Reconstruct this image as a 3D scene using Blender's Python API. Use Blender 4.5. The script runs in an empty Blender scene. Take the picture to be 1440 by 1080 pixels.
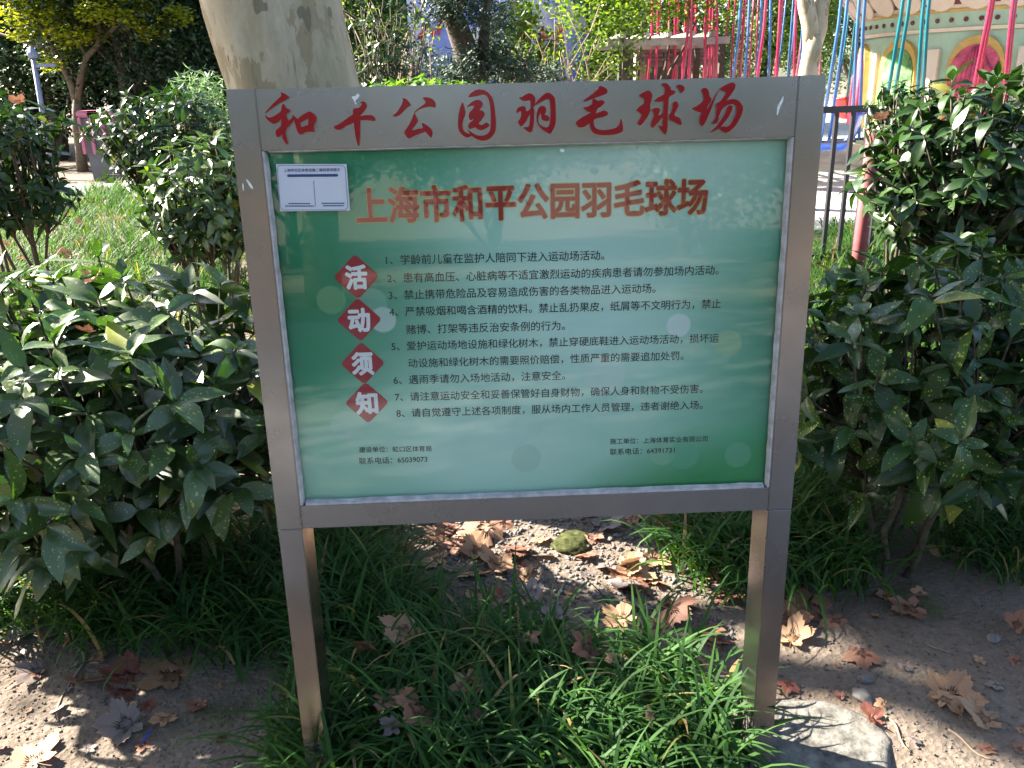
import bpy, bmesh, math, random
import numpy as np
from mathutils import Vector, Matrix, noise
from mathutils.geometry import tessellate_polygon
random.seed(7); rng = np.random.default_rng(7)
S = bpy.context.scene
COL = S.collection
R = math.radians

# ------------------------------------------------------------------ camera, sky, sun, exposure
F = 1180.0                                   # focal length in photo pixels (1440 wide)
LEAN = R(2.4)                                # the old board leans back a little
LEG = 0.735
RS = Matrix(((0.9989355100893169, 0.035095396412283486, -0.029935928802375722),
             (-0.039917796027255016, 0.3324475537094, -0.9422766014249542),
             (-0.023117444558659512, 0.9424685337894843, 0.3334945975181262)))
SIGN_R = Matrix.Rotation(-LEAN, 3, 'X')      # board-local -> world
CAM = SIGN_R @ Vector((0.49385992 - 0.6, -1.77513481, 0.87813975 + LEG))
cd = bpy.data.cameras.new('camera'); cam = bpy.data.objects.new('camera', cd); COL.objects.link(cam)
cam.matrix_world = Matrix.Translation(CAM) @ RS.to_4x4()
cd.sensor_width = 36; cd.lens = F / 1440 * 36; cd.clip_start = 0.05; cd.clip_end = 2000
S.camera = cam
SUN_AZ = Vector((-0.88, 0.47)).normalized(); SUN_EL = R(34)
SUN = Vector((SUN_AZ.x * math.cos(SUN_EL), SUN_AZ.y * math.cos(SUN_EL), math.sin(SUN_EL)))
w = bpy.data.worlds.new('World'); S.world = w; w.use_nodes = True
nt = w.node_tree; sky = nt.nodes.new('ShaderNodeTexSky'); sky.sky_type = 'NISHITA'; sky.sun_disc = False
sky.sun_elevation = SUN_EL; sky.sun_rotation = math.atan2(SUN.x, SUN.y); sky.dust_density = 2.0
nt.links.new(sky.outputs[0], nt.nodes['Background'].inputs[0]); nt.nodes['Background'].inputs[1].default_value = 0.066
sl = bpy.data.lights.new('sun', 'SUN'); sl.energy = 5.0; sl.angle = R(0.55); sl.color = (1, 0.92, 0.78)
so = bpy.data.objects.new('sun', sl); COL.objects.link(so); so.rotation_euler = SUN.to_track_quat('Z', 'Y').to_euler()
S.view_settings.view_transform = 'Standard'; S.view_settings.look = 'None'; S.view_settings.gamma = 1
S.view_settings.exposure = 2.85
S.render.engine = 'CYCLES'
S.cycles.max_bounces = 8; S.cycles.transparent_max_bounces = 12; S.cycles.sample_clamp_indirect = 6
S.cycles.caustics_reflective = False; S.cycles.caustics_refractive = False

def ray(px, py): return RS @ Vector(((px - 720) / F, -(py - 540) / F, -1))
def at_y(px, py, Y):
    d = ray(px, py); return CAM + d * ((Y - CAM.y) / d.y)
def sstep(a, b, t):
    t = min(1, max(0, (t - a) / (b - a))); return t * t * (3 - 2 * t)
def gh(x, y):                                # ground height: the bed rises gently behind the board
    return 0.2 * sstep(1.2, 4.8, y) * (1 if y > 0 else 0)
def on_ground(px, py, h=0.0):
    d = ray(px, py); t = 0.3
    for _ in range(400):
        p = CAM + d * t
        if p.z <= gh(p.x, p.y) + h: return p
        t += 0.02 + 0.006 * t
    return p
def on_sign(px, py):                         # board-local x, z
    c = SIGN_R.transposed() @ CAM; d = SIGN_R.transposed() @ ray(px, py)
    p = c + d * (-c.y / d.y); return p.x, p.z - LEG

# ------------------------------------------------------------------ materials
def new_mat(name):
    m = bpy.data.materials.new(name); m.use_nodes = True
    t = m.node_tree; b = t.nodes['Principled BSDF']; return m, t, b
def N(t, kind, **kw):
    n = t.nodes.new(kind)
    for k, v in kw.items():
        if k in n.inputs: n.inputs[k].default_value = v
        else: setattr(n, k, v)
    return n
def ramp(t, fac, stops):
    r = t.nodes.new('ShaderNodeValToRGB'); e = r.color_ramp.elements
    while len(e) < len(stops): e.new(0.5)
    for el, (p, c) in zip(e, stops): el.position = p; el.color = (*c, 1) if len(c) == 3 else c
    t.links.new(fac, r.inputs[0]); return r.outputs[0]
def mixc(t, fac, a, b, mode='MIX'):
    n = t.nodes.new('ShaderNodeMix'); n.data_type = 'RGBA'; n.blend_type = mode
    for sock, v in ((n.inputs[0], fac), (n.inputs[6], a), (n.inputs[7], b)):
        if isinstance(v, (int, float)): sock.default_value = v
        elif isinstance(v, tuple): sock.default_value = (*v, 1)
        else: t.links.new(v, sock)
    return n.outputs[2]
def bump(t, b, h, strength=0.3, dist=0.01):
    n = N(t, 'ShaderNodeBump', Strength=strength, Distance=dist); t.links.new(h, n.inputs['Height']); t.links.new(n.outputs[0], b.inputs['Normal'])
def plain(name, col, rough=0.6, metal=0.0, var=0.12, scale=6.0, spec=0.5, bmp=0.0):
    m, t, b = new_mat(name)
    tc = N(t, 'ShaderNodeTexCoord'); nz = N(t, 'ShaderNodeTexNoise', Scale=scale, Detail=6.0, Roughness=0.65)
    t.links.new(tc.outputs['Object'], nz.inputs['Vector'])
    lo = tuple(c * (1 - var * 1.6) for c in col); hi = tuple(min(1, c * (1 + var)) for c in col)
    t.links.new(ramp(t, nz.outputs['Fac'], [(0.3, lo), (0.7, hi)]), b.inputs['Base Color'])
    b.inputs['Roughness'].default_value = rough; b.inputs['Metallic'].default_value = metal
    b.inputs['Specular IOR Level'].default_value = spec
    if bmp: bump(t, b, nz.outputs['Fac'], bmp, 0.01)
    return m
def leafy(name, dark, light, rough=0.4, trans=0.3, tcol=None, speck=None, spec=0.5, odd=None):
    """leaf material: colour varies leaf by leaf (mesh attribute + object random), some light passes through"""
    m, t, b = new_mat(name)
    at = N(t, 'ShaderNodeAttribute', attribute_name='rnd'); oi = N(t, 'ShaderNodeObjectInfo')
    ad = N(t, 'ShaderNodeMath', operation='ADD'); t.links.new(at.outputs['Fac'], ad.inputs[0]); t.links.new(oi.outputs['Random'], ad.inputs[1])
    fr = N(t, 'ShaderNodeMath', operation='FRACT'); t.links.new(ad.outputs[0], fr.inputs[0])
    mid = tuple((a + c) / 2 for a, c in zip(dark, light))
    col = ramp(t, fr.outputs[0], [(0.0, dark), (0.55, mid), (1.0, light)] if not odd else [(0.0, dark), (0.5, mid), (odd[0], light), (odd[0] + .012, odd[1])])
    if speck:
        uv = N(t, 'ShaderNodeUVMap', uv_map='uv'); cx = N(t, 'ShaderNodeVectorMath', operation='ADD')
        mu = N(t, 'ShaderNodeMath', operation='MULTIPLY'); mu.inputs[1].default_value = 31.0; t.links.new(fr.outputs[0], mu.inputs[0])
        t.links.new(uv.outputs[0], cx.inputs[0]); t.links.new(mu.outputs[0], cx.inputs[1])
        nw = N(t, 'ShaderNodeTexNoise', Scale=160.0, Detail=2.0); t.links.new(cx.outputs[0], nw.inputs['Vector'])
        wv = N(t, 'ShaderNodeVectorMath', operation='MULTIPLY_ADD'); t.links.new(nw.outputs['Color'], wv.inputs[0]); wv.inputs[1].default_value = (.006, .006, 0); t.links.new(cx.outputs[0], wv.inputs[2])
        vo = N(t, 'ShaderNodeTexVoronoi', Scale=165.0); t.links.new(wv.outputs[0], vo.inputs['Vector'])
        n2 = N(t, 'ShaderNodeTexNoise', Scale=30.0, Detail=2.0); t.links.new(cx.outputs[0], n2.inputs['Vector'])
        vr = N(t, 'ShaderNodeSeparateXYZ'); t.links.new(vo.outputs['Color'], vr.inputs[0])
        p2 = N(t, 'ShaderNodeMath', operation='POWER'); t.links.new(vr.outputs[0], p2.inputs[0]); p2.inputs[1].default_value = 3.0
        th = N(t, 'ShaderNodeMath', operation='MULTIPLY'); t.links.new(p2.outputs[0], th.inputs[0]); t.links.new(n2.outputs['Fac'], th.inputs[1])
        am = N(t, 'ShaderNodeMath', operation='MULTIPLY_ADD'); t.links.new(fr.outputs[0], am.inputs[0]); am.inputs[1].default_value = 0.75; am.inputs[2].default_value = 0.42
        t2 = N(t, 'ShaderNodeMath', operation='MULTIPLY'); t.links.new(th.outputs[0], t2.inputs[0]); t.links.new(am.outputs[0], t2.inputs[1])
        mm = N(t, 'ShaderNodeMath', operation='LESS_THAN'); t.links.new(vo.outputs['Distance'], mm.inputs[0]); t.links.new(t2.outputs[0], mm.inputs[1])
        col = mixc(t, mm.outputs[0], col, speck)
    t.links.new(col, b.inputs['Base Color']); b.inputs['Roughness'].default_value = rough; b.inputs['Specular IOR Level'].default_value = spec
    tr = N(t, 'ShaderNodeBsdfTranslucent')
    if tcol: t.links.new(mixc(t, 1.0, col, tcol, 'MULTIPLY'), tr.inputs[0])
    else: t.links.new(col, tr.inputs[0])
    mx = N(t, 'ShaderNodeMixShader', Fac=trans); t.links.new(b.outputs[0], mx.inputs[1]); t.links.new(tr.outputs[0], mx.inputs[2])
    t.links.new(mx.outputs[0], t.nodes['Material Output'].inputs[0]); return m

M = {}
def steel(name, axis):
    m, t, b = new_mat(name)
    tc = N(t, 'ShaderNodeTexCoord'); mp = N(t, 'ShaderNodeMapping'); mp.inputs['Scale'].default_value = (2, 90, 400) if axis == 'x' else (400, 90, 2)
    t.links.new(tc.outputs['Object'], mp.inputs[0])
    n1 = N(t, 'ShaderNodeTexNoise', Scale=1.0, Detail=5.0, Roughness=0.7); t.links.new(mp.outputs[0], n1.inputs['Vector'])
    n2 = N(t, 'ShaderNodeTexNoise', Scale=7.0, Detail=5.0); t.links.new(tc.outputs['Object'], n2.inputs['Vector'])
    t.links.new(ramp(t, n2.outputs['Fac'], [(0.3, (0.325, 0.305, 0.298)), (0.7, (0.42, 0.40, 0.392))]), b.inputs['Base Color'])
    if axis == 'z':
        sp = N(t, 'ShaderNodeSeparateXYZ'); t.links.new(tc.outputs['Object'], sp.inputs[0]); n3 = N(t, 'ShaderNodeTexNoise', Scale=55.0, Detail=6.0, Roughness=.7); t.links.new(tc.outputs['Object'], n3.inputs['Vector'])
        q = N(t, 'ShaderNodeMath', operation='MULTIPLY_ADD'); t.links.new(sp.outputs[2], q.inputs[0]); q.inputs[1].default_value = -2.2; q.inputs[2].default_value = .42
        q2 = N(t, 'ShaderNodeMath', operation='ADD'); t.links.new(q.outputs[0], q2.inputs[0]); t.links.new(n3.outputs['Fac'], q2.inputs[1]); mud = ramp(t, q2.outputs[0], [(.62, (0, 0, 0)), (.78, (.8, .8, .8))])
        t.links.new(mixc(t, mud, b.inputs['Base Color'].links[0].from_socket, (.12, .10, .085)), b.inputs['Base Color'])
        iv = N(t, 'ShaderNodeMath', operation='SUBTRACT'); iv.inputs[0].default_value = 1.0; t.links.new(mud, iv.inputs[1]); t.links.new(iv.outputs[0], b.inputs['Metallic'])
    else: b.inputs['Metallic'].default_value = 1.0
    t.links.new(ramp(t, n2.outputs['Fac'], [(0.3, (0.30,) * 3), (0.75, (0.20,) * 3)]), b.inputs['Roughness'])
    b.inputs['Anisotropic'].default_value = 0.2
    bump(t, b, n1.outputs['Fac'], 0.05, 0.0005); return m
M['steel_h'] = steel('brushed_steel_across', 'x'); M['steel_v'] = steel('brushed_steel_along', 'z')
M['red'] = plain('red_acrylic', (0.27, 0.003, 0.009), 0.18, var=0.05)
M['seal'] = plain('white_sealant', (0.44, 0.42, 0.42), 0.7, var=0.25, scale=35, bmp=0.2)
M['print_red'] = plain('print_red', (0.34, 0.012, 0.02), 0.5, var=0.03)
M['print_title'] = plain('print_title_red', (0.33, 0.02, 0.015), 0.5, var=0.03)
M['print_yellow'] = plain('print_yellow', (0.62, 0.36, 0.04), 0.5, var=0.03)
M['print_black'] = plain('print_black', (0.012, 0.016, 0.018), 0.5, var=0.03)
M['print_white'] = plain('print_white', (0.75, 0.75, 0.76), 0.5, var=0.03)
M['sticker'] = plain('sticker_paper', (0.55, 0.57, 0.63), 0.5, var=0.03)
M['navy'] = plain('print_navy', (0.025, 0.045, 0.16), 0.5, var=0.03)
M['smear'] = plain('dried_paint', (0.75, 0.76, 0.77), 0.7, var=0.15, scale=80)
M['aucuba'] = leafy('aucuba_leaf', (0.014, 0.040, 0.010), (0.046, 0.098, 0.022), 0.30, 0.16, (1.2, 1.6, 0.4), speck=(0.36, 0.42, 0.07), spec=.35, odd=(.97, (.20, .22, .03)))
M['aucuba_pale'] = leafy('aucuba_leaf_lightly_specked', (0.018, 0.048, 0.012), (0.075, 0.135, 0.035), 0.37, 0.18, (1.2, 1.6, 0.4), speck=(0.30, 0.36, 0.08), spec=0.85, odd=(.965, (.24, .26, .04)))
M['ever'] = leafy('evergreen_leaf', (0.012, 0.032, 0.010), (0.040, 0.082, 0.022), 0.3, 0.16, (1.2, 1.6, 0.4), spec=.4, odd=(.975, (.16, .16, .03)))
M['grass'] = leafy('lilyturf_blade', (0.020, 0.060, 0.018), (0.055, 0.130, 0.030), 0.55, 0.36, (1.7, 1.8, 0.35), spec=0.15, odd=(.955, (.26, .19, .09)))
M['maple'] = leafy('maple_leaf', (0.16, 0.24, 0.015), (0.42, 0.40, 0.03), 0.5, 0.6, (1.3, 1.3, 0.5))
M['vine'] = leafy('vine_leaf', (0.05, 0.12, 0.012), (0.17, 0.26, 0.03), 0.45, 0.45, (1.3, 1.3, 0.5))
M['green'] = leafy('tree_leaf', (0.018, 0.050, 0.014), (0.06, 0.13, 0.03), 0.4, 0.3, (1.3, 1.4, 0.5))
M['darkgreen'] = leafy('dark_tree_leaf', (0.010, 0.030, 0.012), (0.030, 0.070, 0.025), 0.4, 0.2, (1.2, 1.4, 0.5))
M['needle'] = leafy('juniper_needle', (0.018, 0.045, 0.028), (0.05, 0.09, 0.055), 0.6, 0.15)
M['feather'] = leafy('feathery_leaf', (0.07, 0.15, 0.05), (0.2, 0.32, 0.13), 0.5, 0.4)
M['plane_leaf'] = leafy('plane_tree_leaf', (0.04, 0.09, 0.015), (0.14, 0.17, 0.03), 0.5, 0.35)
M['bright'] = leafy('young_leaf', (0.06, 0.16, 0.012), (0.17, 0.30, 0.03), 0.35, 0.35, (1.3, 1.4, 0.5))
M['stem'] = plain('green_brown_stem', (0.07, 0.055, 0.035), 0.8, var=0.4, scale=40, bmp=0.4)
M['twig'] = plain('dry_twig', (0.26, 0.19, 0.13), 0.85, var=0.3, scale=30)
M['bark'] = plain('dark_bark', (0.075, 0.058, 0.042), 0.9, var=0.45, scale=22, bmp=0.8)
M['maple_bark'] = plain('maple_bark', (0.15, 0.11, 0.075), 0.85, var=0.35, scale=14, bmp=0.5)
M['iron'] = plain('black_painted_iron', (0.022, 0.022, 0.030), 0.4, var=0.2)
M['redpost'] = plain('weathered_red_post', (0.22, 0.045, 0.055), 0.7, var=0.25, scale=12)
M['concrete'] = plain('old_concrete', (0.145, 0.138, 0.125), 0.95, var=0.45, scale=26, bmp=0.9, spec=.2)
M['footpath'] = plain('grey_block_paving', (0.20, 0.195, 0.19), 0.85, var=0.25, scale=3)
M['plaza'] = plain('pale_paving', (0.46, 0.45, 0.44), 0.85, var=0.15, scale=1.5)
M['path'] = plain('grey_path', (0.27, 0.27, 0.29), 0.85, var=0.2, scale=2)
M['stone'] = plain('grey_stone', (0.15, 0.14, 0.135), 0.9, var=0.35, scale=25, bmp=0.5)
M['moss'] = plain('mossy_stone', (0.060, 0.066, 0.024), 0.95, var=0.6, scale=38, bmp=1.0, spec=.1)
M['bluepl'] = plain('blue_plastic', (0.02, 0.06, 0.4), 0.4)
M['lamp_grey'] = plain('blue_grey_paint', (0.20, 0.23, 0.33), 0.5)
M['pink'] = plain('pink_plastic', (0.42, 0.13, 0.20), 0.6)
M['binbody'] = plain('dull_bin_grey', (0.09, 0.09, 0.10), 0.6)
def poster():
    m, t, b = new_mat('faded_blue_poster'); tc = N(t, 'ShaderNodeTexCoord'); nz = N(t, 'ShaderNodeTexNoise', Scale=0.9, Detail=5.0, Roughness=.6); t.links.new(tc.outputs['Object'], nz.inputs['Vector'])
    t.links.new(ramp(t, nz.outputs['Fac'], [(0.36, (0.16, 0.25, 0.66)), (0.50, (0.34, 0.42, 0.80)), (0.56, (0.66, 0.66, 0.82)), (0.66, (0.30, 0.36, 0.76))]), b.inputs['Base Color']); b.inputs['Roughness'].default_value = .6; return m
M['billboard'] = poster()
M['poster_red'] = plain('poster_red', (0.6, 0.03, 0.06), 0.5)
M['brick'] = plain('purple_grey_brick', (0.17, 0.125, 0.135), 0.9, var=0.25, scale=9)
M['mortar'] = plain('mortar', (0.25, 0.22, 0.22), 0.9)
M['beam'] = plain('bleached_timber', (0.34, 0.32, 0.29), 0.8, var=0.25)
M['cream'] = plain('cream_paint', (0.70, 0.60, 0.50), 0.45, var=0.05)
M['mint'] = plain('mint_paint', (0.36, 0.52, 0.40), 0.45, var=0.06)
M['gold'] = plain('gold_trim', (0.55, 0.36, 0.10), 0.4, var=0.1)
M['maroon'] = plain('maroon_paint', (0.12, 0.02, 0.03), 0.4)
M['pinkdrape'] = plain('pink_drape', (0.55, 0.08, 0.16), 0.6, var=0.3, scale=9)
M['greenpic'] = plain('green_picture', (0.12, 0.30, 0.10), 0.5, var=0.6, scale=5)
for nme, c in dict(s_red=(0.42, 0.02, 0.08), s_teal=(0.0, 0.13, 0.17), s_blue=(0.05, 0.15, 0.36), s_yel=(0.36, 0.23, 0.06), s_pink=(0.55, 0.10, 0.20)).items():
    M[nme] = plain('sleeve_' + nme[2:], c, 0.25, var=0.1, spec=0.7)
M['seat_red'] = plain('red_seat', (0.55, 0.015, 0.02), 0.3); M['seat_yel'] = plain('yellow_seat', (0.6, 0.40, 0.10), 0.3); M['seat_blue'] = plain('blue_seat', (0.03, 0.12, 0.55), 0.3)

def fallen_mat(name, a, bcol):
    m, t, b = new_mat(name)
    tc = N(t, 'ShaderNodeTexCoord'); oi = N(t, 'ShaderNodeObjectInfo'); nz = N(t, 'ShaderNodeTexNoise', Scale=22.0, Detail=7.0, Roughness=0.7)
    ad = N(t, 'ShaderNodeVectorMath', operation='ADD'); t.links.new(tc.outputs['Object'], ad.inputs[0]); t.links.new(oi.outputs['Random'], ad.inputs[1]); t.links.new(ad.outputs[0], nz.inputs['Vector'])
    f1 = N(t, 'ShaderNodeMath', operation='MULTIPLY_ADD'); t.links.new(oi.outputs['Random'], f1.inputs[0]); f1.inputs[1].default_value = 0.35
    t.links.new(nz.outputs['Fac'], f1.inputs[2])
    col = ramp(t, f1.outputs[0], [(0.35, a), (0.95, bcol)])
    at = N(t, 'ShaderNodeAttribute', attribute_name='rnd')           # vein mask stored on the mesh
    col = mixc(t, at.outputs['Fac'], col, tuple(c * 0.55 for c in a))
    t.links.new(col, b.inputs['Base Color']); b.inputs['Roughness'].default_value = 0.6; bump(t, b, nz.outputs['Fac'], 0.4, 0.004)
    tr = N(t, 'ShaderNodeBsdfTranslucent'); t.links.new(col, tr.inputs[0])
    mx = N(t, 'ShaderNodeMixShader', Fac=0.18); t.links.new(b.outputs[0], mx.inputs[1]); t.links.new(tr.outputs[0], mx.inputs[2])
    t.links.new(mx.outputs[0], t.nodes['Material Output'].inputs[0]); return m
M['f_tan'] = fallen_mat('fallen_leaf_tan', (0.22, 0.115, 0.06), (0.40, 0.24, 0.14))
M['f_brown'] = fallen_mat('fallen_leaf_brown', (0.17, 0.07, 0.045), (0.30, 0.145, 0.09))
M['f_red'] = fallen_mat('fallen_leaf_russet', (0.10, 0.030, 0.022), (0.22, 0.07, 0.045))
M['f_grey'] = fallen_mat('fallen_leaf_grey', (0.16, 0.125, 0.115), (0.27, 0.22, 0.20))

def soil_mat():
    m, t, b = new_mat('garden_soil')
    tc = N(t, 'ShaderNodeTexCoord')
    n1 = N(t, 'ShaderNodeTexNoise', Scale=1.3, Detail=8.0, Roughness=0.6); n2 = N(t, 'ShaderNodeTexNoise', Scale=45.0, Detail=8.0, Roughness=0.75)
    n3 = N(t, 'ShaderNodeTexNoise', Scale=2.3, Detail=5.0); vo = N(t, 'ShaderNodeTexVoronoi', Scale=55.0)
    for n in (n1, n2, vo): t.links.new(tc.outputs['Object'], n.inputs['Vector'])
    mp = N(t, 'ShaderNodeMapping'); mp.inputs['Location'].default_value = (3.1, 7.7, 0); t.links.new(tc.outputs['Object'], mp.inputs[0]); t.links.new(mp.outputs[0], n3.inputs['Vector'])
    c1 = ramp(t, n1.outputs['Fac'], [(0.3, (0.165, 0.125, 0.098)), (0.7, (0.29, 0.24, 0.20))])
    c2 = ramp(t, n2.outputs['Fac'], [(0.25, (0.30, 0.28, 0.27)), (0.55, (0.62, 0.6, 0.58)), (0.8, (1, 1, 1))])
    c = mixc(t, 0.75, c1, c2, 'MULTIPLY')
    ms = ramp(t, n3.outputs['Fac'], [(0.60, (0, 0, 0)), (0.70, (0.75, 0.75, 0.75))])
    c = mixc(t, ms, c, (0.055, 0.065, 0.018))
    t.links.new(c, b.inputs['Base Color']); b.inputs['Roughness'].default_value = 0.95; b.inputs['Specular IOR Level'].default_value = 0.2
    ad = N(t, 'ShaderNodeMath', operation='MULTIPLY_ADD'); t.links.new(n2.outputs['Fac'], ad.inputs[0]); ad.inputs[1].default_value = 1.4; t.links.new(vo.outputs['Distance'], ad.inputs[2])
    bump(t, b, ad.outputs[0], 0.6, 0.012); return m
M['soil'] = soil_mat()

def bark_mat():
    m, t, b = new_mat('plane_tree_bark')
    tc = N(t, 'ShaderNodeTexCoord'); mp = N(t, 'ShaderNodeMapping'); mp.inputs['Scale'].default_value = (1, 1, 0.42); t.links.new(tc.outputs['Object'], mp.inputs[0])
    def nz(sc, loc, d=5.0, r=0.55):
        q = N(t, 'ShaderNodeMapping'); q.inputs['Location'].default_value = loc; t.links.new(mp.outputs[0], q.inputs[0])
        n = N(t, 'ShaderNodeTexNoise', Scale=sc, Detail=d, Roughness=r); t.links.new(q.outputs[0], n.inputs['Vector']); return n.outputs['Fac']
    c = ramp(t, nz(3.6, (0, 0, 0), 8.0, .62), [(0.32, (0.27, 0.25, 0.155)), (0.45, (0.38, 0.325, 0.22)), (0.56, (0.47, 0.40, 0.30)), (0.70, (0.57, 0.52, 0.42))])
    c = mixc(t, ramp(t, nz(8.5, (4, 2, 1), 6.0, 0.6), [(0.55, (0, 0, 0)), (0.57, (0.75, 0.75, 0.75))]), c, (0.27, 0.215, 0.13))
    c = mixc(t, ramp(t, nz(13.0, (9, 5, 3), 3.0, 0.45), [(0.66, (0, 0, 0)), (0.675, (.8, .8, .8))]), c, (0.15, 0.132, 0.085))
    c = mixc(t, ramp(t, nz(26.0, (2, 8, 6), 3.0, 0.45), [(0.71, (0, 0, 0)), (0.725, (1, 1, 1))]), c, (0.13, 0.10, 0.06))
    mp2 = N(t, 'ShaderNodeMapping'); mp2.inputs['Scale'].default_value = (11, 11, 1.1); t.links.new(tc.outputs['Object'], mp2.inputs[0])
    n5 = N(t, 'ShaderNodeTexNoise', Scale=1.9, Detail=8.0, Roughness=0.65); t.links.new(mp2.outputs[0], n5.inputs['Vector'])
    c = mixc(t, ramp(t, n5.outputs['Fac'], [(0.31, (0.7, 0.7, 0.7)), (0.37, (0, 0, 0))]), c, (0.19, 0.155, 0.105))
    c = mixc(t, 0.3, c, ramp(t, n5.outputs['Fac'], [(0.35, (0.62, 0.6, 0.55)), (0.65, (1, 1, 1))]), 'MULTIPLY')
    n6 = nz(60.0, (1, 1, 1), 6.0, 0.7)
    c = mixc(t, 0.35, c, ramp(t, n6, [(0.3, (0.55, 0.55, 0.5)), (0.7, (1, 1, 1))]), 'MULTIPLY')
    t.links.new(c, b.inputs['Base Color']); b.inputs['Roughness'].default_value = 0.8
    sm = N(t, 'ShaderNodeMath', operation='ADD'); t.links.new(n5.outputs['Fac'], sm.inputs[0]); t.links.new(n6, sm.inputs[1])
    bump(t, b, sm.outputs[0], 0.35, 0.012); return m
M['plane_bark'] = bark_mat()

def print_mat():
    """the printed sheet: green scenery fading to a pale middle, soft discs of light printed on it"""
    m, t, b = new_mat('printed_green_sheet')
    tc = N(t, 'ShaderNodeTexCoord'); sp = N(t, 'ShaderNodeSeparateXYZ'); t.links.new(tc.outputs['Object'], sp.inputs[0])
    def math_(op, a, c, clamp=False):
        n = N(t, 'ShaderNodeMath', operation=op); n.use_clamp = clamp
        for i, v in enumerate((a, c)):
            if v is None: continue
            if isinstance(v, (int, float)): n.inputs[i].default_value = v
            else: t.links.new(v, n.inputs[i])
        return n.outputs[0]
    X, Z = sp.outputs[0], sp.outputs[2]
    def blob(cx, cz, rx, rz, soft=1.0):
        u = math_('DIVIDE', math_('SUBTRACT', X, cx), rx); v = math_('DIVIDE', math_('SUBTRACT', Z, cz), rz)
        d = math_('SQRT', math_('ADD', math_('MULTIPLY', u, u), math_('MULTIPLY', v, v)), None)
        return math_('DIVIDE', math_('SUBTRACT', 1.0, d), soft, True)
    mp = N(t, 'ShaderNodeMapping'); mp.inputs['Scale'].default_value = (2.2, 1, 7); t.links.new(tc.outputs['Object'], mp.inputs[0])
    nz = N(t, 'ShaderNodeTexNoise', Scale=1.0, Detail=3.0); t.links.new(mp.outputs[0], nz.inputs['Vector'])
    col = ramp(t, nz.outputs['Fac'], [(0.3, (0.012, 0.26, 0.115)), (0.7, (0.03, 0.34, 0.165))])
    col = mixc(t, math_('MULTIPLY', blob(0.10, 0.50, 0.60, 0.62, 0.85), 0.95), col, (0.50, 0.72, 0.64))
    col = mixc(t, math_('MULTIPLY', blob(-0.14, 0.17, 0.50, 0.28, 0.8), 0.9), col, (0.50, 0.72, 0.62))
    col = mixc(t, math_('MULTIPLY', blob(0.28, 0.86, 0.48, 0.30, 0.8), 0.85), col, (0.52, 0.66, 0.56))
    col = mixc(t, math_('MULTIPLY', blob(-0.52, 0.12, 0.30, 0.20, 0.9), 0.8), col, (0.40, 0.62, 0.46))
    col = mixc(t, math_('MULTIPLY', blob(0.60, 0.42, 0.30, 0.30, 0.9), 0.9), col, (0.008, 0.20, 0.10))
    col = mixc(t, math_('MULTIPLY', blob(-0.54, 0.56, 0.42, 0.34, 0.8), 0.92), col, (0.004, 0.17, 0.075))
    col = mixc(t, math_('MULTIPLY', blob(-0.30, 0.88, 0.36, 0.20, 0.9), 0.8), col, (0.01, 0.19, 0.07))
    hill = math_('MULTIPLY', blob(0.62, -0.10, 0.66, 0.34, 0.35), 0.95)
    col = mixc(t, hill, col, (0.012, 0.24, 0.06))
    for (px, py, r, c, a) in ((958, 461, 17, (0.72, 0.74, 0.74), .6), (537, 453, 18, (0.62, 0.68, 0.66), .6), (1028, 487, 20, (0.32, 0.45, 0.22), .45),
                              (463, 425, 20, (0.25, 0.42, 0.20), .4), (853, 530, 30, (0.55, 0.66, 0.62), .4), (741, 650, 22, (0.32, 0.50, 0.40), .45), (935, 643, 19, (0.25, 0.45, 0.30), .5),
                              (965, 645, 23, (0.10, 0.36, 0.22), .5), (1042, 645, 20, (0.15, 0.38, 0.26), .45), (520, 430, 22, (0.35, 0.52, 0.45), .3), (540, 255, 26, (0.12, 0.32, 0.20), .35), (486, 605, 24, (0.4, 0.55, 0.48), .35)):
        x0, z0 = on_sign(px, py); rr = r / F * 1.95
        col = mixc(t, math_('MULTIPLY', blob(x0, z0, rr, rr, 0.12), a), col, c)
    t.links.new(col, b.inputs['Base Color']); b.inputs['Roughness'].default_value = 0.45; return m
M['print'] = print_mat()
def glass_mat():
    m, t, b = new_mat('window_glass'); t.nodes.remove(b)
    lw = N(t, 'ShaderNodeLayerWeight', Blend=0.5); pw = N(t, 'ShaderNodeMath', operation='POWER'); t.links.new(lw.outputs['Facing'], pw.inputs[0]); pw.inputs[1].default_value = 5.0
    ma = N(t, 'ShaderNodeMath', operation='MULTIPLY_ADD'); t.links.new(pw.outputs[0], ma.inputs[0]); ma.inputs[1].default_value = 0.95; ma.inputs[2].default_value = 0.045
    gl = N(t, 'ShaderNodeBsdfGlossy', Roughness=0.02); tr = N(t, 'ShaderNodeBsdfTransparent'); tr.inputs[0].default_value = (0.97, 0.99, 0.98, 1)
    mx = N(t, 'ShaderNodeMixShader'); t.links.new(ma.outputs[0], mx.inputs[0]); t.links.new(tr.outputs[0], mx.inputs[1]); t.links.new(gl.outputs[0], mx.inputs[2])
    t.links.new(mx.outputs[0], t.nodes['Material Output'].inputs[0]); return m
M['glass'] = glass_mat()

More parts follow.
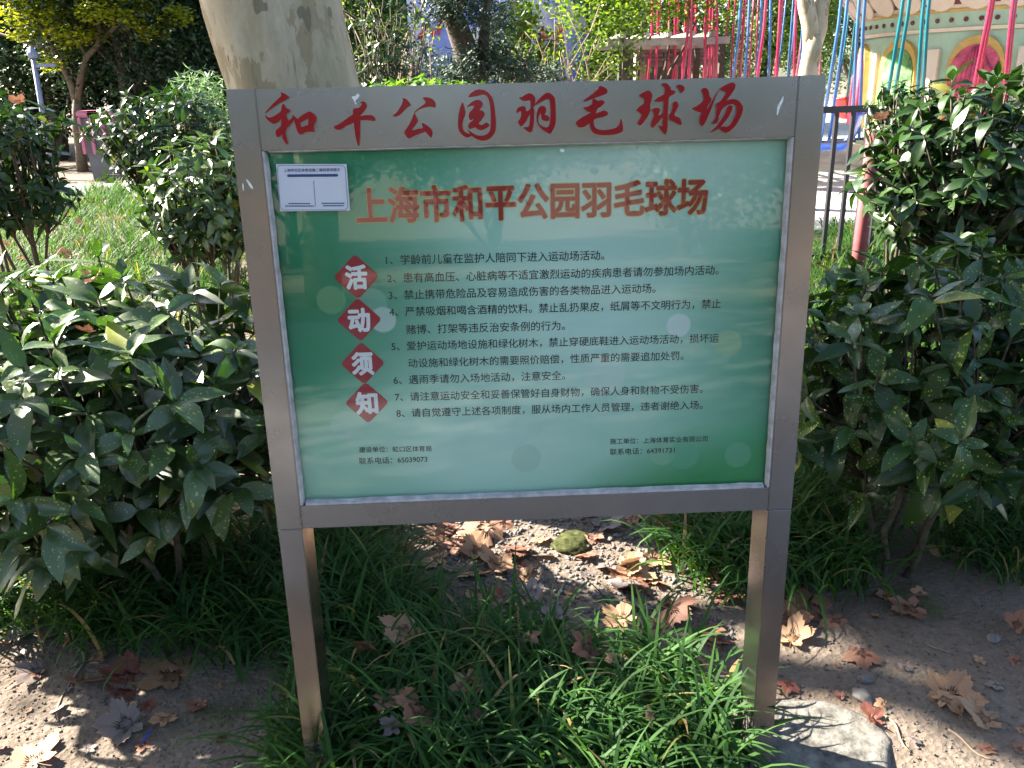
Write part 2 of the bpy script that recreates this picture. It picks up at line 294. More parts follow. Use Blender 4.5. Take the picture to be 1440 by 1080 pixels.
# ------------------------------------------------------------------ mesh helpers
def mesh_np(name, V, Fc, mat, smooth=True, rnd=None, uv=None):
    V = np.asarray(V, np.float32); Fc = np.asarray(Fc, np.int32); k = Fc.shape[1]; n = len(Fc)
    me = bpy.data.meshes.new(name); me.vertices.add(len(V)); me.vertices.foreach_set('co', V.ravel())
    me.loops.add(n * k); me.loops.foreach_set('vertex_index', Fc.ravel())
    me.polygons.add(n); me.polygons.foreach_set('loop_start', np.arange(0, n * k, k, dtype=np.int32))
    if smooth: me.polygons.foreach_set('use_smooth', np.ones(n, bool))
    if rnd is not None:
        a = me.attributes.new('rnd', 'FLOAT', 'POINT'); a.data.foreach_set('value', np.asarray(rnd, np.float32))
    if uv is not None:
        l = me.uv_layers.new(name='uv'); l.data.foreach_set('uv', np.asarray(uv, np.float32)[Fc.ravel()].ravel())
    me.update(calc_edges=True)
    if mat: me.materials.append(mat)
    return me
class MB:
    def __init__(s): s.v = []; s.f = []
    def add(s, V, Fs):
        o = len(s.v); s.v += [tuple(p) for p in V]; s.f += [tuple(i + o for i in f) for f in Fs]; return s
    def box(s, a, b, rot=None, piv=None):
        x0, y0, z0 = a; x1, y1, z1 = b
        V = [Vector(p) for p in ((x0, y0, z0), (x1, y0, z0), (x1, y1, z0), (x0, y1, z0), (x0, y0, z1), (x1, y0, z1), (x1, y1, z1), (x0, y1, z1))]
        if rot is not None: V = [rot @ (p - piv) + piv for p in V]
        return s.add(V, [(0, 3, 2, 1), (4, 5, 6, 7), (0, 1, 5, 4), (1, 2, 6, 5), (2, 3, 7, 6), (3, 0, 4, 7)])
    def tube(s, pts, rad, n=8, cap=True, wob=0.0):
        pts = [Vector(p) for p in pts]; m = len(pts); V = []
        up = Vector((0.31, 0.17, 0.93)) if abs((pts[-1] - pts[0]).normalized().z) < 0.9 else Vector((1, 0.1, 0))
        for i, p in enumerate(pts):
            d = (pts[min(i + 1, m - 1)] - pts[max(i - 1, 0)]).normalized(); a = d.cross(up).normalized(); b = d.cross(a)
            r = rad[i] if hasattr(rad, '__len__') else rad
            for k in range(n):
                an = 2 * math.pi * k / n; q = r * (1 + (wob * noise.noise((p + a * math.cos(an) * 2 + b * math.sin(an) * 2) * 1.7) if wob else 0))
                V.append(p + a * (q * math.cos(an)) + b * (q * math.sin(an)))
        Fs = [(i * n + k, i * n + (k + 1) % n, (i + 1) * n + (k + 1) % n, (i + 1) * n + k) for i in range(m - 1) for k in range(n)]
        if cap: Fs += [tuple(range(n)), tuple(reversed(range((m - 1) * n, m * n)))]
        return s.add(V, Fs)
    def prism(s, poly, y0, y1):                # polygon in x,z extruded along y
        tri = tessellate_polygon([[Vector((x, z, 0)) for x, z in poly]]); n = len(poly)
        V = [(x, y0, z) for x, z in poly] + [(x, y1, z) for x, z in poly]
        Fs = [t for t in tri] + [tuple(i + n for i in t) for t in tri] + [(i, (i + 1) % n, (i + 1) % n + n, i + n) for i in range(n)]
        return s.add(V, Fs)
    def mesh(s, name, mat, smooth=False, bevel=0.0):
        me = bpy.data.meshes.new(name); me.from_pydata(s.v, [], s.f); me.update()
        bm = bmesh.new(); bm.from_mesh(me)
        if bevel: bmesh.ops.bevel(bm, geom=bm.edges[:], offset=bevel, segments=2, affect='EDGES', clamp_overlap=True)
        bmesh.ops.recalc_face_normals(bm, faces=bm.faces); bm.to_mesh(me); bm.free()
        if smooth: me.polygons.foreach_set('use_smooth', np.ones(len(me.polygons), bool))
        if mat: me.materials.append(mat)
        return me
    def build(s, name, mat, parent=None, smooth=False, bevel=0.0, loc=None): return obj(name, s.mesh(name, mat, smooth, bevel), parent, loc)
def obj(name, me, parent=None, loc=None, rot=None, scale=None):
    o = bpy.data.objects.new(name, me); COL.objects.link(o)
    if parent: o.parent = parent
    if loc is not None: o.location = loc
    if rot is not None: o.rotation_euler = rot
    if scale is not None: o.scale = (scale,) * 3 if isinstance(scale, (int, float)) else scale
    return o
def tag(o, label, cat, group=None, kind=None):
    if label: o['label'] = label
    if cat: o['category'] = cat
    if group: o['group'] = group
    if kind: o['kind'] = kind
    return o
def thing(name, label, cat, loc=(0, 0, 0), group=None, rot=None): return tag(obj(name, None, None, loc, rot), label, cat, group)

# ------------------------------------------------------------------ ground and paving
def axis(near0, near1, step, far):
    a = list(np.arange(near0, near1, step)); s = step; x = near1
    while x < far: a.append(x); s *= 1.25; x += s
    s = step; x = near0; b = []
    while x > -far: s *= 1.25; x -= s; b.append(x)
    return np.array(b[::-1] + a + [far])
def fine(x, y):
    p = Vector((x, y, 0)); return 0.022 * noise.noise(p * 2.1) + 0.010 * noise.noise(p * 7) + 0.005 * noise.noise(p * 22)
def ground_z(x, y):
    k = 1 if -2 < y < 5.5 and -5 < x < 5 else 0
    return gh(x, y) + (fine(x, y) if k else -0.02)
xs = axis(-2.6, 2.8, 0.03, 600); ys = axis(-0.8, 3.0, 0.03, 600)
V = np.array([(x, y, ground_z(x, y)) for y in ys for x in xs]); nx, ny = len(xs), len(ys)
I = np.arange(nx * ny).reshape(ny, nx)
Fq = np.stack([I[:-1, :-1], I[:-1, 1:], I[1:, 1:], I[1:, :-1]], -1).reshape(-1, 4)
tag(obj('ground', mesh_np('ground', V, Fq, M['soil'])), None, None, kind='structure')
def sheet(name, poly, z, mat, th=0.03):
    mb = MB(); n = len(poly)
    mb.add([(x, y, z) for x, y in poly] + [(x, y, z - th) for x, y in poly], [tuple(range(n))] + [(i, i + n, (i + 1) % n + n, (i + 1) % n) for i in range(n)])
    return tag(mb.build(name, mat), None, None, kind='structure')
sheet('plaza', [(1.2, 6.9), (60, 6.9), (60, 60), (1.2, 60)], 0.215, M['plaza'])
sheet('footpath', [(-40, -6.5), (40, -6.5), (40, -0.95), (-40, -0.95)], 0.05, M['footpath'])
sheet('garden_path', [(-40, 13.2), (0.5, 11.6), (0.5, 13.6), (-40, 16.4)], 0.215, M['path'])

# ------------------------------------------------------------------ the notice board
board = thing('notice_board', 'stainless steel notice board with red lettering and a green printed sheet behind glass', 'notice board', (0, 0, 0), rot=(-LEAN, 0, 0))
def zz(p): return (p[0], p[1], p[2] + LEG)
D = 0.11; PW = 0.0555
for s in (-1, 1):
    x0, x1 = (-0.6, -0.6 + PW) if s < 0 else (0.6 - PW, 0.6)
    lo = MB().box(zz((x0, 0.0, -LEG - 0.12)), zz((x1, D, -0.0012))).build('leg', M['steel_v'], board, bevel=0.002)
    MB().box(zz((x0 - 0.0006, -0.0006, 0)), zz((x1 + 0.0006, D + 0.0006, 0.9612))).build('stile', M['steel_v'], board, bevel=0.002)
xi = 0.6 - PW - 0.0012
MB().box(zz((-xi, 0.0006, 0.0)), zz((xi, D, 0.057))).build('bottom_rail', M['steel_h'], board, bevel=0.0015)
header = MB().box(zz((-xi, 0.0004, 0.8425)), zz((xi, D, 0.9602))).build('header_panel', M['steel_h'], board, bevel=0.0015)
MB().box(zz((-xi, 0.03, 0.0575)), zz((xi, D - 0.006, 0.842))).build('back_box', M['steel_h'], board)
sheetp = MB().box(zz((-xi + 0.002, 0.024, 0.0575)), zz((xi - 0.002, 0.0275, 0.842))).mesh('printed_sheet', M['print'])
for v in sheetp.vertices: v.co.z -= LEG
sheetp = obj('printed_sheet', sheetp, board, (0, 0, LEG))
MB().box(zz((-xi + 0.001, 0.0135, 0.0577)), zz((xi - 0.001, 0.0185, 0.8418))).build('glass_pane', M['glass'], board)
def strip(a, b, wd, wav):
    mb = MB(); a = Vector(a); b = Vector(b); n = 40; d = (b - a); side = Vector((-d.z, 0, d.x)).normalized(); V = []
    for i in range(n + 1):
        p = a + d * (i / n); ww = wd * (1 + wav * noise.noise(p * 60)); yo = 0.0015 * noise.noise(p * 22 + Vector((5, 0, 0)))
        V += [p + Vector((0, 0.0012, 0)), p + side * ww * 0.5 + Vector((0, 0.002 + yo, 0)), p + side * ww + Vector((0, 0.0128, 0)), p + Vector((0, 0.0128, 0))]
    Fs = [(i * 4 + k, i * 4 + (k + 1) % 4, i * 4 + 4 + (k + 1) % 4, i * 4 + 4 + k) for i in range(n) for k in range(4)] + [(0, 1, 2, 3), tuple(n * 4 + k for k in (3, 2, 1, 0))]
    return mb.add(V, Fs)
e = 0.0006
for a, b, wd in (((-xi, 0, 0.8418), (-xi, 0, 0.058), 0.0125), ((xi, 0, 0.058), (xi, 0, 0.8418), 0.0125), ((-xi + .012, 0, 0.0576), (xi - .012, 0, 0.0576), 0.0145), ((xi - .012, 0, 0.8419), (-xi + .012, 0, 0.8419), 0.006)):
    strip(zz(a), zz(b), wd * .68, 0.22).build('sealant_strip', M['seal'], board, smooth=False)

def chaikin(P, it=2):
    for _ in range(it):
        Q = []
        for i in range(len(P)):
            a = P[i]; b = P[(i + 1) % len(P)]
            Q += [(a[0] * .8 + b[0] * .2, a[1] * .8 + b[1] * .2), (a[0] * .2 + b[0] * .8, a[1] * .2 + b[1] * .8)]
        P = Q
    return P
GLYPHS = [  # brush lettering of the header, outlines in twelfths of a photo pixel from a corner
 (365, 120, [[(355,118),(400,125),(450,150),(508,195),(480,225),(380,280),(300,320),(105,465),(90,470),(230,310),(370,185),(375,160)],
  [(90,490),(160,550),(230,535),(370,440),(420,400),(480,385),(520,410),(515,450),(450,480),(360,580),(300,630),(240,650),(180,620),(120,560)],
  [(405,300),(440,350),(465,400),(455,520),(490,590),(480,700),(440,770),(450,850),(490,990),(465,1000),(420,940),(395,890),(390,780),(370,690),(375,580),(370,380)],
  [(275,770),(290,750),(370,690),(490,610),(560,545),(590,560),(540,650),(430,760),(380,830),(320,880),(290,860)],
  [(555,510),(580,505),(640,560),(690,640),(700,690),(740,760),(740,800),(700,838),(650,790),(620,700),(595,600),(560,550)],
  [(640,580),(700,520),(830,445),(870,445),(940,490),(970,540),(950,610),(915,690),(930,760),(910,790),(840,775),(820,700),(830,620),(835,560),(760,590),(690,640)],
  [(690,690),(740,705),(800,670),(900,690),(920,740),(900,780),(800,780),(700,835),(670,770)]]),
 (460, 120, [[(555,290),(600,270),(650,280),(675,330),(660,390),(580,490),(530,520),(440,480),(440,390),(540,385),(600,310)],
  [(110,690),(180,670),(300,590),(430,490),(560,480),(560,560),(430,640),(330,680),(230,750),(150,750)],
  [(540,520),(640,505),(760,500),(800,530),(825,595),(780,600),(700,585),(540,590)],
  [(440,390),(560,400),(560,600),(560,900),(535,1055),(490,900),(455,650),(440,560)]]),
 (545, 120, [[(250,205),(330,235),(395,320),(385,345),(320,385),(220,490),(160,525),(90,520),(95,500),(160,460),(240,330),(265,260)],
  [(585,205),(680,200),(770,235),(815,300),(815,360),(790,375),(720,355),(640,370),(530,405),(465,460),(440,470),(470,430),(560,360),(650,300),(630,255)],
  [(450,450),(480,510),(518,590),(505,630),(410,745),(400,790),(390,880),(370,900),(320,870),(280,800),(300,760),(350,690),(410,580)],
  [(300,780),(410,760),(600,715),(660,770),(560,810),(450,850),(370,900),(310,860)],
  [(570,630),(650,660),(740,730),(765,800),(745,880),(725,880),(650,790),(600,715)]]),
 (630, 115, [[(245,330),(280,420),(300,540),(255,640),(240,740),(270,840),(370,880),(400,910),(320,945),(240,900),(185,830),(165,720),(175,560),(205,430)],
  [(330,258),(400,180),(480,135),(580,130),(680,180),(750,270),(780,380),(800,560),(812,700),(800,840),(740,930),(650,990),(540,990),(440,945),(370,880),(320,795),(400,855),(500,910),(600,910),(680,870),(715,800),(725,650),(715,430),(690,300),(650,230),(590,212),(500,235),(400,255)],
  [(300,440),(400,340),(500,300),(570,330),(595,390),(540,460),(480,560),(420,630),(365,655),(340,540),(400,480),(455,400),(380,405)],
  [(480,500),(560,475),(610,510),(620,560),(560,650),(510,710),(560,735),(620,700),(660,685),(705,730),(670,770),(560,822),(500,800),(460,760),(360,805),(335,740),(360,690),(420,660),(440,600)]]),
 (715, 115, [[(170,260),(220,265),(290,215),(350,190),(420,220),(455,290),(450,420),(370,430),(370,300),(300,325),(220,315)],
  [(370,420),(435,440),(430,700),(400,830),(365,860),(300,820),(240,765),(330,765),(355,720),(365,540)],
  [(125,530),(150,440),(230,405),(290,430),(300,510),(370,455),(435,460),(340,570),(300,670),(245,730),(200,760),(155,670),(210,600),(220,490),(165,510)],
  [(450,400),(465,345),(540,260),(640,180),(710,195),(785,270),(795,450),(800,680),(770,780),(705,885),(640,850),(545,790),(480,690),(470,560),(500,440),(560,400),(620,420),(640,490),(610,560),(550,580),(545,520),(500,600),(500,690),(560,750),(640,775),(690,740),(710,560),(700,330),(680,285),(600,310),(520,360)],
  [(545,560),(640,560),(690,600),(685,660),(570,655)]]),
 (800, 110, [[(510,125),(590,150),(650,200),(640,260),(560,290),(440,330),(370,360),(260,395),(235,380),(350,300),(460,210),(500,170)],
  [(235,485),(300,490),(400,430),(520,365),(580,375),(605,415),(560,460),(470,520),(400,560),(330,575),(270,530)],
  [(110,760),(140,710),(250,640),(380,570),(450,600),(590,540),(650,570),(660,610),(590,650),(440,680),(330,770),(240,830),(160,830)],
  [(400,340),(490,380),(480,500),(440,620),(410,720),(420,810),(470,860),(580,880),(720,860),(810,830),(850,770),(875,665),(905,790),(910,890),(850,925),(740,955),(560,960),(440,940),(380,890),(350,800),(350,650),(390,540),(390,400)]]),
 (885, 105, [[(150,345),(210,310),(290,265),(350,280),(385,340),(370,420),(340,540),(355,590),(320,680),(240,800),(190,855),(150,850),(130,800),(200,700),(190,650),(110,600),(150,550),(245,480),(250,410),(190,380)],
  [(525,165),(570,140),(640,150),(690,220),(695,270),(740,262),(775,290),(750,330),(660,375),(650,500),(640,700),(640,900),(610,1020),(560,970),(470,840),(540,870),(560,870),(565,600),(580,440),(520,460),(410,450),(450,400),(530,360),(590,320),(595,210)],
  [(365,590),(450,550),(520,585),(470,710),(560,640),(580,680),(480,810),(385,905),(350,850),(370,780),(420,660)],
  [(700,510),(760,445),(815,470),(825,530),(740,680),(790,710),(850,730),(880,830),(860,850),(790,820),(720,780),(670,770),(665,680),(710,600),(735,500)],
  [(780,185),(850,165),(920,200),(925,260),(865,320),(840,250)]]),
 (965, 105, [[(245,250),(290,220),(350,235),(380,300),(380,360),(425,410),(400,460),(350,540),(335,610),(240,640),(130,600),(90,565),(170,530),(285,440),(290,350)],
  [(240,630),(340,600),(420,450),(500,310),(550,250),(545,270),(480,400),(410,590),(330,780),(265,880),(215,810)],
  [(550,235),(620,190),(750,130),(810,145),(825,200),(800,260),(690,410),(640,480),(540,560),(490,540),(500,480),(570,450),(680,285),(600,275)],
  [(500,540),(600,480),(700,420),(820,410),(900,460),(955,560),(920,690),(820,870),(700,970),(640,985),(540,900),(600,870),(700,880),(780,770),(840,640),(850,530),(800,490),(700,500),(600,570),(540,700),(530,810),(440,835),(430,800),(500,700)],
  [(690,530),(750,510),(780,550),(720,690),(600,850),(540,910),(380,990),(420,940),(510,860),(560,790),(660,630)]]),
]
for ox, oy, polys in GLYPHS:
    mb = MB()
    for k, P in enumerate(polys):
        pts = [on_sign(ox + x / 12, oy + y / 12) for x, y in chaikin(P)]
        mb.prism([(x, z + LEG) for x, z in pts], -0.0042 - 0.00025 * k, 0.0003)
    mb.build('letter', M['red'], header)

FONT = None
def text_mesh(s):
    cu = bpy.data.curves.new('t', 'FONT'); cu.body = s; cu.size = 1.0; cu.resolution_u = 3; cu.fill_mode = 'FRONT'
    o = bpy.data.objects.new('t', cu); COL.objects.link(o); dg = bpy.context.evaluated_depsgraph_get(); dg.update()
    me = bpy.data.meshes.new_from_object(o.evaluated_get(dg)); bpy.data.objects.remove(o); bpy.data.curves.remove(cu); return me
def text_part(name, s, pa, pb, mat, y, parent, bold=0.0, hpx=None, nd=8):
    """flat print from photo pixel pa to pb (middle of the line's two ends); bold = stroke growth in em"""
    me = text_mesh(s); n = len(me.vertices); co = np.zeros(n * 3, np.float32); me.vertices.foreach_get('co', co); co = co.reshape(-1, 3)
    me.calc_loop_triangles(); T = np.zeros(len(me.loop_triangles) * 3, np.int32); me.loop_triangles.foreach_get('vertices', T); T = T.reshape(-1, 3); bpy.data.meshes.remove(me)
    x0, x1, y0, y1 = co[:, 0].min(), co[:, 0].max(), co[:, 1].min(), co[:, 1].max(); (ax, az), (bx, bz) = on_sign(*pa), on_sign(*pb)
    D_ = math.hypot(bx - ax, bz - az); sc = D_ / (x1 - x0); sy = sc if hpx is None else (hpx / F * 1.95) / (y1 - y0); ux, uz = (bx - ax) / D_, (bz - az) / D_
    co = co[T.ravel()]; n = len(co); T = np.arange(n).reshape(-1, 3); jit = np.repeat(rng.random(n // 3) * 4e-5, 3)   # glyph contours overlap: keep no two triangles in one plane
    VV, FF = [], []
    shifts = [(0, 0)] + [(bold * math.cos(2 * math.pi * k / nd), bold * math.sin(2 * math.pi * k / nd)) for k in range(nd if bold else 0)]
    for k, (sx, sz) in enumerate(shifts):
        u = (co[:, 0] - x0 + sx) * sc; v = (co[:, 1] - (y0 + y1) / 2) * sy + sz * sc
        VV.append(np.stack([ax + u * ux - v * uz, y - 0.00005 * k - jit, az + u * uz + v * ux], 1)); FF.append(T + n * k)
    return obj(name, mesh_np(name, np.concatenate(VV), np.concatenate(FF), mat, smooth=False), parent)
YP = 0.0236
TITLE = '上海市和平公园羽毛球场'
text_part('title_outline', TITLE, (499, 291), (998, 277), M['print_yellow'], YP, sheetp, 0.048, 44, 16)
text_part('title_lettering', TITLE, (499, 291), (998, 277), M['print_title'], YP - 0.0012, sheetp, 0.026, 44, 12)
RULES = [((541, 368), (852, 361), '1、学龄前儿童在监护人陪同下进入运动场活动。'), ((543, 394), (1015, 382), '2、患有高血压、心脏病等不适宜激烈运动的疾病患者请勿参加场内活动。'),
 ((545, 418), (925, 408), '3、禁止携带危险品及容易造成伤害的各类物品进入运动场。'), ((546, 442), (1018, 430), '4、严禁吸烟和喝含酒精的饮料。禁止乱扔果皮，纸屑等不文明行为，禁止'),
 ((570, 467), (796, 461), '赌博、打架等违反治安条例的行为。'), ((549, 491), (1015, 479), '5、爱护运动场地设施和绿化树木，禁止穿硬底鞋进入运动场活动，损坏运'),
 ((573, 515), (965, 504), '动设施和绿化树木的需要照价赔偿，性质严重的需要追加处罚。'), ((552, 539), (796, 532), '6、遇雨季请勿入场地活动，注意安全。'),
 ((554, 563), (992, 551), '7、请注意运动安全和妥善保管好自身财物，确保人身和财物不受伤害。'), ((556, 586), (992, 574), '8、请自觉遵守上述各项制度，服从场内工作人员管理，违者谢绝入场。'),
 ((503, 638), (606, 636), '建设单位：虹口区体育局'), ((503, 654), (600, 651), '联系电话：65039073'), ((860, 626), (999, 622), '施工单位：上海体育实业有限公司'), ((860, 641), (952, 638), '联系电话：64391731')]
for a, b, s in RULES: text_part('printed_line', s, a, b, M['print_black'], YP, sheetp, 0.008, None, 4)
for (px, py), ch in zip(((499, 392), (503, 453), (508, 515), (514, 571)), '活动须知'):
    x0, z0 = on_sign(px, py); r = 29.5 / F * 1.93; P = []
    for k in range(4):
        a = k * math.pi / 2; c = Vector((math.cos(a), math.sin(a))) * (r - 0.011)
        for j in range(-3, 4): P.append((x0 + c.x + 0.0085 * math.cos(a + j * R(15)), z0 + c.y + 0.0085 * math.sin(a + j * R(15))))
    MB().prism(P, YP - 0.0002, YP + 0.0004).build('red_diamond', M['print_red'], sheetp)
    text_part('diamond_character', ch, (px - 14.5, py + 1), (px + 14.5, py), M['print_white'], YP - 0.0006, sheetp, 0.045, 30, 12)
# sticker on the glass: heading, blue bar, thin border; the square codes are left out
q = [on_sign(*p) for p in ((386, 231), (486, 231), (491, 297), (392, 298))]
stk = MB().prism([(x, z + LEG) for x, z in q], 0.0128, 0.0134).build('sticker', M['sticker'], board)
def up(me_o):
    for v in me_o.data.vertices: v.co.z += LEG
o = text_part('sticker_heading', '上海市社区体育设施二维码使用提示', (397, 240), (477, 239), M['navy'], 0.0124, stk, 0.012, None, 4); up(o)
P = [on_sign(402 + 72 * a, 245.6 - 0.6 * a + 3.8 * b) for a, b in ((0.02, -.0), (.98, 0), (1, .25), (1, .75), (.98, 1), (.02, 1), (0, .75), (0, .25))]
MB().prism([(x, z + LEG) for x, z in P], 0.0122, 0.0126).build('blue_bar', M['navy'], stk)
mb = MB()
def hair(p, q2, wpx=0.35):
    a, b = Vector(p), Vector(q2); n = Vector((-(b - a).y, (b - a).x)).normalized() * wpx
    mb.prism([(lambda c: (c[0], c[1] + LEG))(on_sign(*v)) for v in (a + n, b + n, b - n, a - n)], 0.0122, 0.0126)
bp = [(390.5, 233), (480, 233), (484, 236), (488, 292), (484, 296), (396, 296), (392, 292), (388, 237)]
for i in range(8): hair(bp[i], bp[(i + 1) % 8], 0.25)
hair((439.5, 255), (442, 291), 0.25)
mb.build('thin_border', M['navy'], stk)
for cx0, cx1, yy in ((404, 433, 287), (399, 438, 290.5), (451, 482, 286.6), (453, 481, 290)):
    mb = MB(); x = cx0
    while x < cx1:
        L = random.uniform(1.6, 2.6); hair((x, yy), (x + L, yy), 0.8); x += L + 0.5
    mb.build('caption_marks', M['navy'], stk)
def smear(px, pts, nm='paint_smear', parent=board, y=-0.001):
    pp = [on_sign(*p) for p in pts]; MB().prism([(x, z + LEG) for x, z in chaikin(pp)], y - 0.0004, y + 0.002).build(nm, M['smear'], parent)
smear(0, [(494, 136), (500, 135), (503, 131), (506, 134), (503, 139), (499, 142), (502, 146), (500, 147), (497, 140)])
smear(0, [(1092, 160), (1093, 149), (1097, 143), (1102, 134), (1101, 142), (1097, 150), (1093, 163)])
smear(0, [(345, 251), (350, 254), (356, 263), (356, 267), (351, 262)])
smear(0, [(341, 257), (343, 260), (343, 270), (341, 264)])
smear(0, [(787, 212), (790, 209), (795, 211), (792, 215)], y=0.011)

# ------------------------------------------------------------------ leaves, bushes
def leaf_mesh(name, mat, L=1.0, W=0.42, rows=7, fold=0.18, arch=0.35, serr=0.05, seed=0):
    rr = random.Random(seed); V = []; UV = []; half = 2
    ts = [i / rows for i in range(rows + 1)]
    for i, t in enumerate(ts):
        wdt = W * 0.5 * (math.sin(math.pi * min(1, t ** 0.85)) ** 0.8) * (1 - 0.25 * t) if 0 < t < 1 else 0.004
        if 0.35 < t < 1: wdt *= 1 + (serr if i % 2 else -serr)
        ang = arch * t; y = L * (math.sin(ang) / max(arch, 1e-3)); z = -L * (1 - math.cos(ang)) / max(arch, 1e-3)
        for k in (-2, -1, 0, 1, 2):
            u = k / 2 * wdt; zz_ = abs(k / 2) * wdt * math.tan(fold) * 2 * (0.6 if abs(k) == 2 else 0.75) + 0.012 * math.sin(9 * t + k + seed) * (abs(k) / 2)
            V.append((u, y, z + zz_)); UV.append((u, y))
    Fq = [(i * 5 + k, i * 5 + k + 1, i * 5 + 6 + k, i * 5 + 5 + k) for i in range(rows) for k in range(4)]
    return np.array(V), np.array(Fq), np.array(UV)
def bush(name, label, cat, base, centre, rad, nsh, leaf, mat, per=(5, 8), group=None, nstem=7, seed=1, shell=0.55, stem_r=0.011, nobj=300, fill=0.6, droop=(0.1, 0.9), zmin=.12):
    """stems from the base to shoot tips spread through the crown, a rosette of leaves at every tip"""
    rr = random.Random(seed); base = Vector(base); C = Vector(centre); t = thing(name, label, cat, base, group)
    vars_ = [leaf_mesh('leaf', None, 1.0, w_, 7, f_, a_, 0.05, k) for k, (w_, f_, a_) in enumerate(((.40, .18, .35), (.47, .10, .7), (.35, .30, .2), (.43, .2, 1.2), (.42, .36, .5), (.38, .05, .15), (.45, .26, 1.5)))]
    meshes = [mesh_np('leaf', V, Fq, M[mat], rnd=np.zeros(len(V)), uv=UV * 0.14) for V, Fq, UV in vars_]
    shoots = []; tries = 0
    while len(shoots) < nsh and tries < nsh * 40:
        tries += 1
        d = Vector((rr.gauss(0, 1), rr.gauss(0, 1), rr.gauss(0, 1))).normalized(); k = shell + (1 - shell) * rr.random() ** 0.7
        if rr.random() > fill: k *= rr.uniform(0.6, 1)
        k *= 1 + 0.16 * noise.noise(d * 2.3 + Vector((seed, 0, 0)))
        p = C + Vector((d.x * rad[0] * k, d.y * rad[1] * k, d.z * rad[2] * k))
        if p.z < gh(p.x, p.y) + zmin: continue
        if any((p - q_).length < 0.055 * leaf[1] / 0.12 for q_, _ in shoots): continue
        out = Vector((d.x * 0.7, d.y * 0.7, max(d.z, -0.1) + 0.75)).normalized(); shoots.append((p, out))
    L_ = []
    for p, out in shoots:
        n = rr.randint(*per); a0 = rr.random() * 6.28
        u = out.orthogonal().normalized(); v = out.cross(u)
        for k in range(n):
            a = a0 + k * 2.4 + rr.gauss(0, .35); el = rr.uniform(*droop) * (0.45 + 0.55 * (1 - k / n)) + rr.gauss(0, .22)
            ra = u * math.cos(a) + v * math.sin(a)
            y = (ra * math.cos(0.35 - el + k / n * 0.9) + out * math.sin(0.35 - el + k / n * 0.9)); y.z -= 0.12; y.normalize()
            x = y.cross(out).normalized() if abs(y.dot(out)) < 0.98 else u
            z = x.cross(y).normalized()
            if z.z < 0: x, z = -x, -z
            tw = rr.gauss(0, .38); x2 = x * math.cos(tw) + z * math.sin(tw); z2 = x2.cross(y)
            s = rr.uniform(*leaf) * (1 - 0.35 * k / n)
            q_ = p - out * (0.03 * (1 - k / n)) - base
            Mx = Matrix((x2 * s, y * s, z2 * s)).transposed().to_4x4(); Mx.translation = q_
            L_.append((((q_ + base) + y * s * .5 - CAM).length - s * 1.5, Mx, rr.randrange(7)))
    L_.sort(key=lambda e_: e_[0])
    for i, (_, Mx, k) in enumerate(L_[:nobj]):
        o = bpy.data.objects.new('leaf', meshes[k]); COL.objects.link(o); o.parent = t; o.matrix_local = Mx
    rest = L_[nobj:]
    if rest:
        VV, FF, RR, UU = [], [], [], []; off = 0
        for _, Mx, k in rest:
            V, Fq, UV = vars_[k]; m3 = np.array(Mx.to_3x3()); VV.append(V @ m3.T + np.array(Mx.translation)); FF.append(Fq + off); off += len(V)
            r_ = rr.random(); RR.append(np.full(len(V), r_)); UU.append(UV * 0.14 + r_ * 7)
        o = obj('inner_leaves', mesh_np('inner_leaves', np.concatenate(VV), np.concatenate(FF), M[mat], rnd=np.concatenate(RR), uv=np.concatenate(UU)), t); o['kind'] = 'stuff'
    # stems
    tips = [p - base for p, _ in shoots]; ends = []
    for k in range(nstem):
        a = k * 2.399 + seed; e_ = (C - base) + Vector((math.cos(a) * rad[0] * 0.5, math.sin(a) * rad[1] * 0.5, rr.uniform(-0.25, 0.1) * rad[2]))
        st = Vector((math.cos(a) * 0.07, math.sin(a) * 0.06, -0.06)); pts = []
        for j in range(8):
            f = j / 7; p = st.lerp(e_, f); p.z = st.z + (e_.z - st.z) * f ** 0.85; p += Vector((rr.gauss(0, .012), rr.gauss(0, .012), 0)) * (1 if 0 < j < 7 else 0); pts.append(p)
        ends.append(pts); MB().tube(pts, [stem_r * (1.15 - 0.5 * j / 7) for j in range(8)], 7).build('stem', M['stem'], t, smooth=True)
    mb = MB()
    for p in tips:
        pts = min(ends, key=lambda q_: (q_[5] - p).length); a = pts[rr.choice((4, 5, 6))]; m_ = a.lerp(p, 0.5) + Vector((0, 0, -0.03)); mb.tube([a, m_, p], [stem_r * .5, stem_r * .42, stem_r * .33], 5)
    o = mb.build('twigs', M['stem'], t, smooth=True); o['kind'] = 'stuff'
    return t
def g3(x, y, dz=0.0): return Vector((x, y, gh(x, y) + dz))
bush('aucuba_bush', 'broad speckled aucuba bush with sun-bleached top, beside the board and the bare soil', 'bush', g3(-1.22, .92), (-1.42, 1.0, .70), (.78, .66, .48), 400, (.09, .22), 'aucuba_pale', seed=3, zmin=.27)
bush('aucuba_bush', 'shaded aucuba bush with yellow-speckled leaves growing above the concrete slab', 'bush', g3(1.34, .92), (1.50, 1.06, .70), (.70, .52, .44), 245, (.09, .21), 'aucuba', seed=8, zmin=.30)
tb = at_y(1395, 250, 2.9)
bush('evergreen_shrub', 'tall dark glossy shrub standing in front of the iron fence and ride', 'shrub', g3(tb.x + .05, 2.9), (tb.x, 2.9, tb.z + .02), (.74, .5, .56), 270, (.12, .19), 'ever', seed=12, stem_r=.014, nstem=9)
tb = at_y(1270, 155, 3.3)
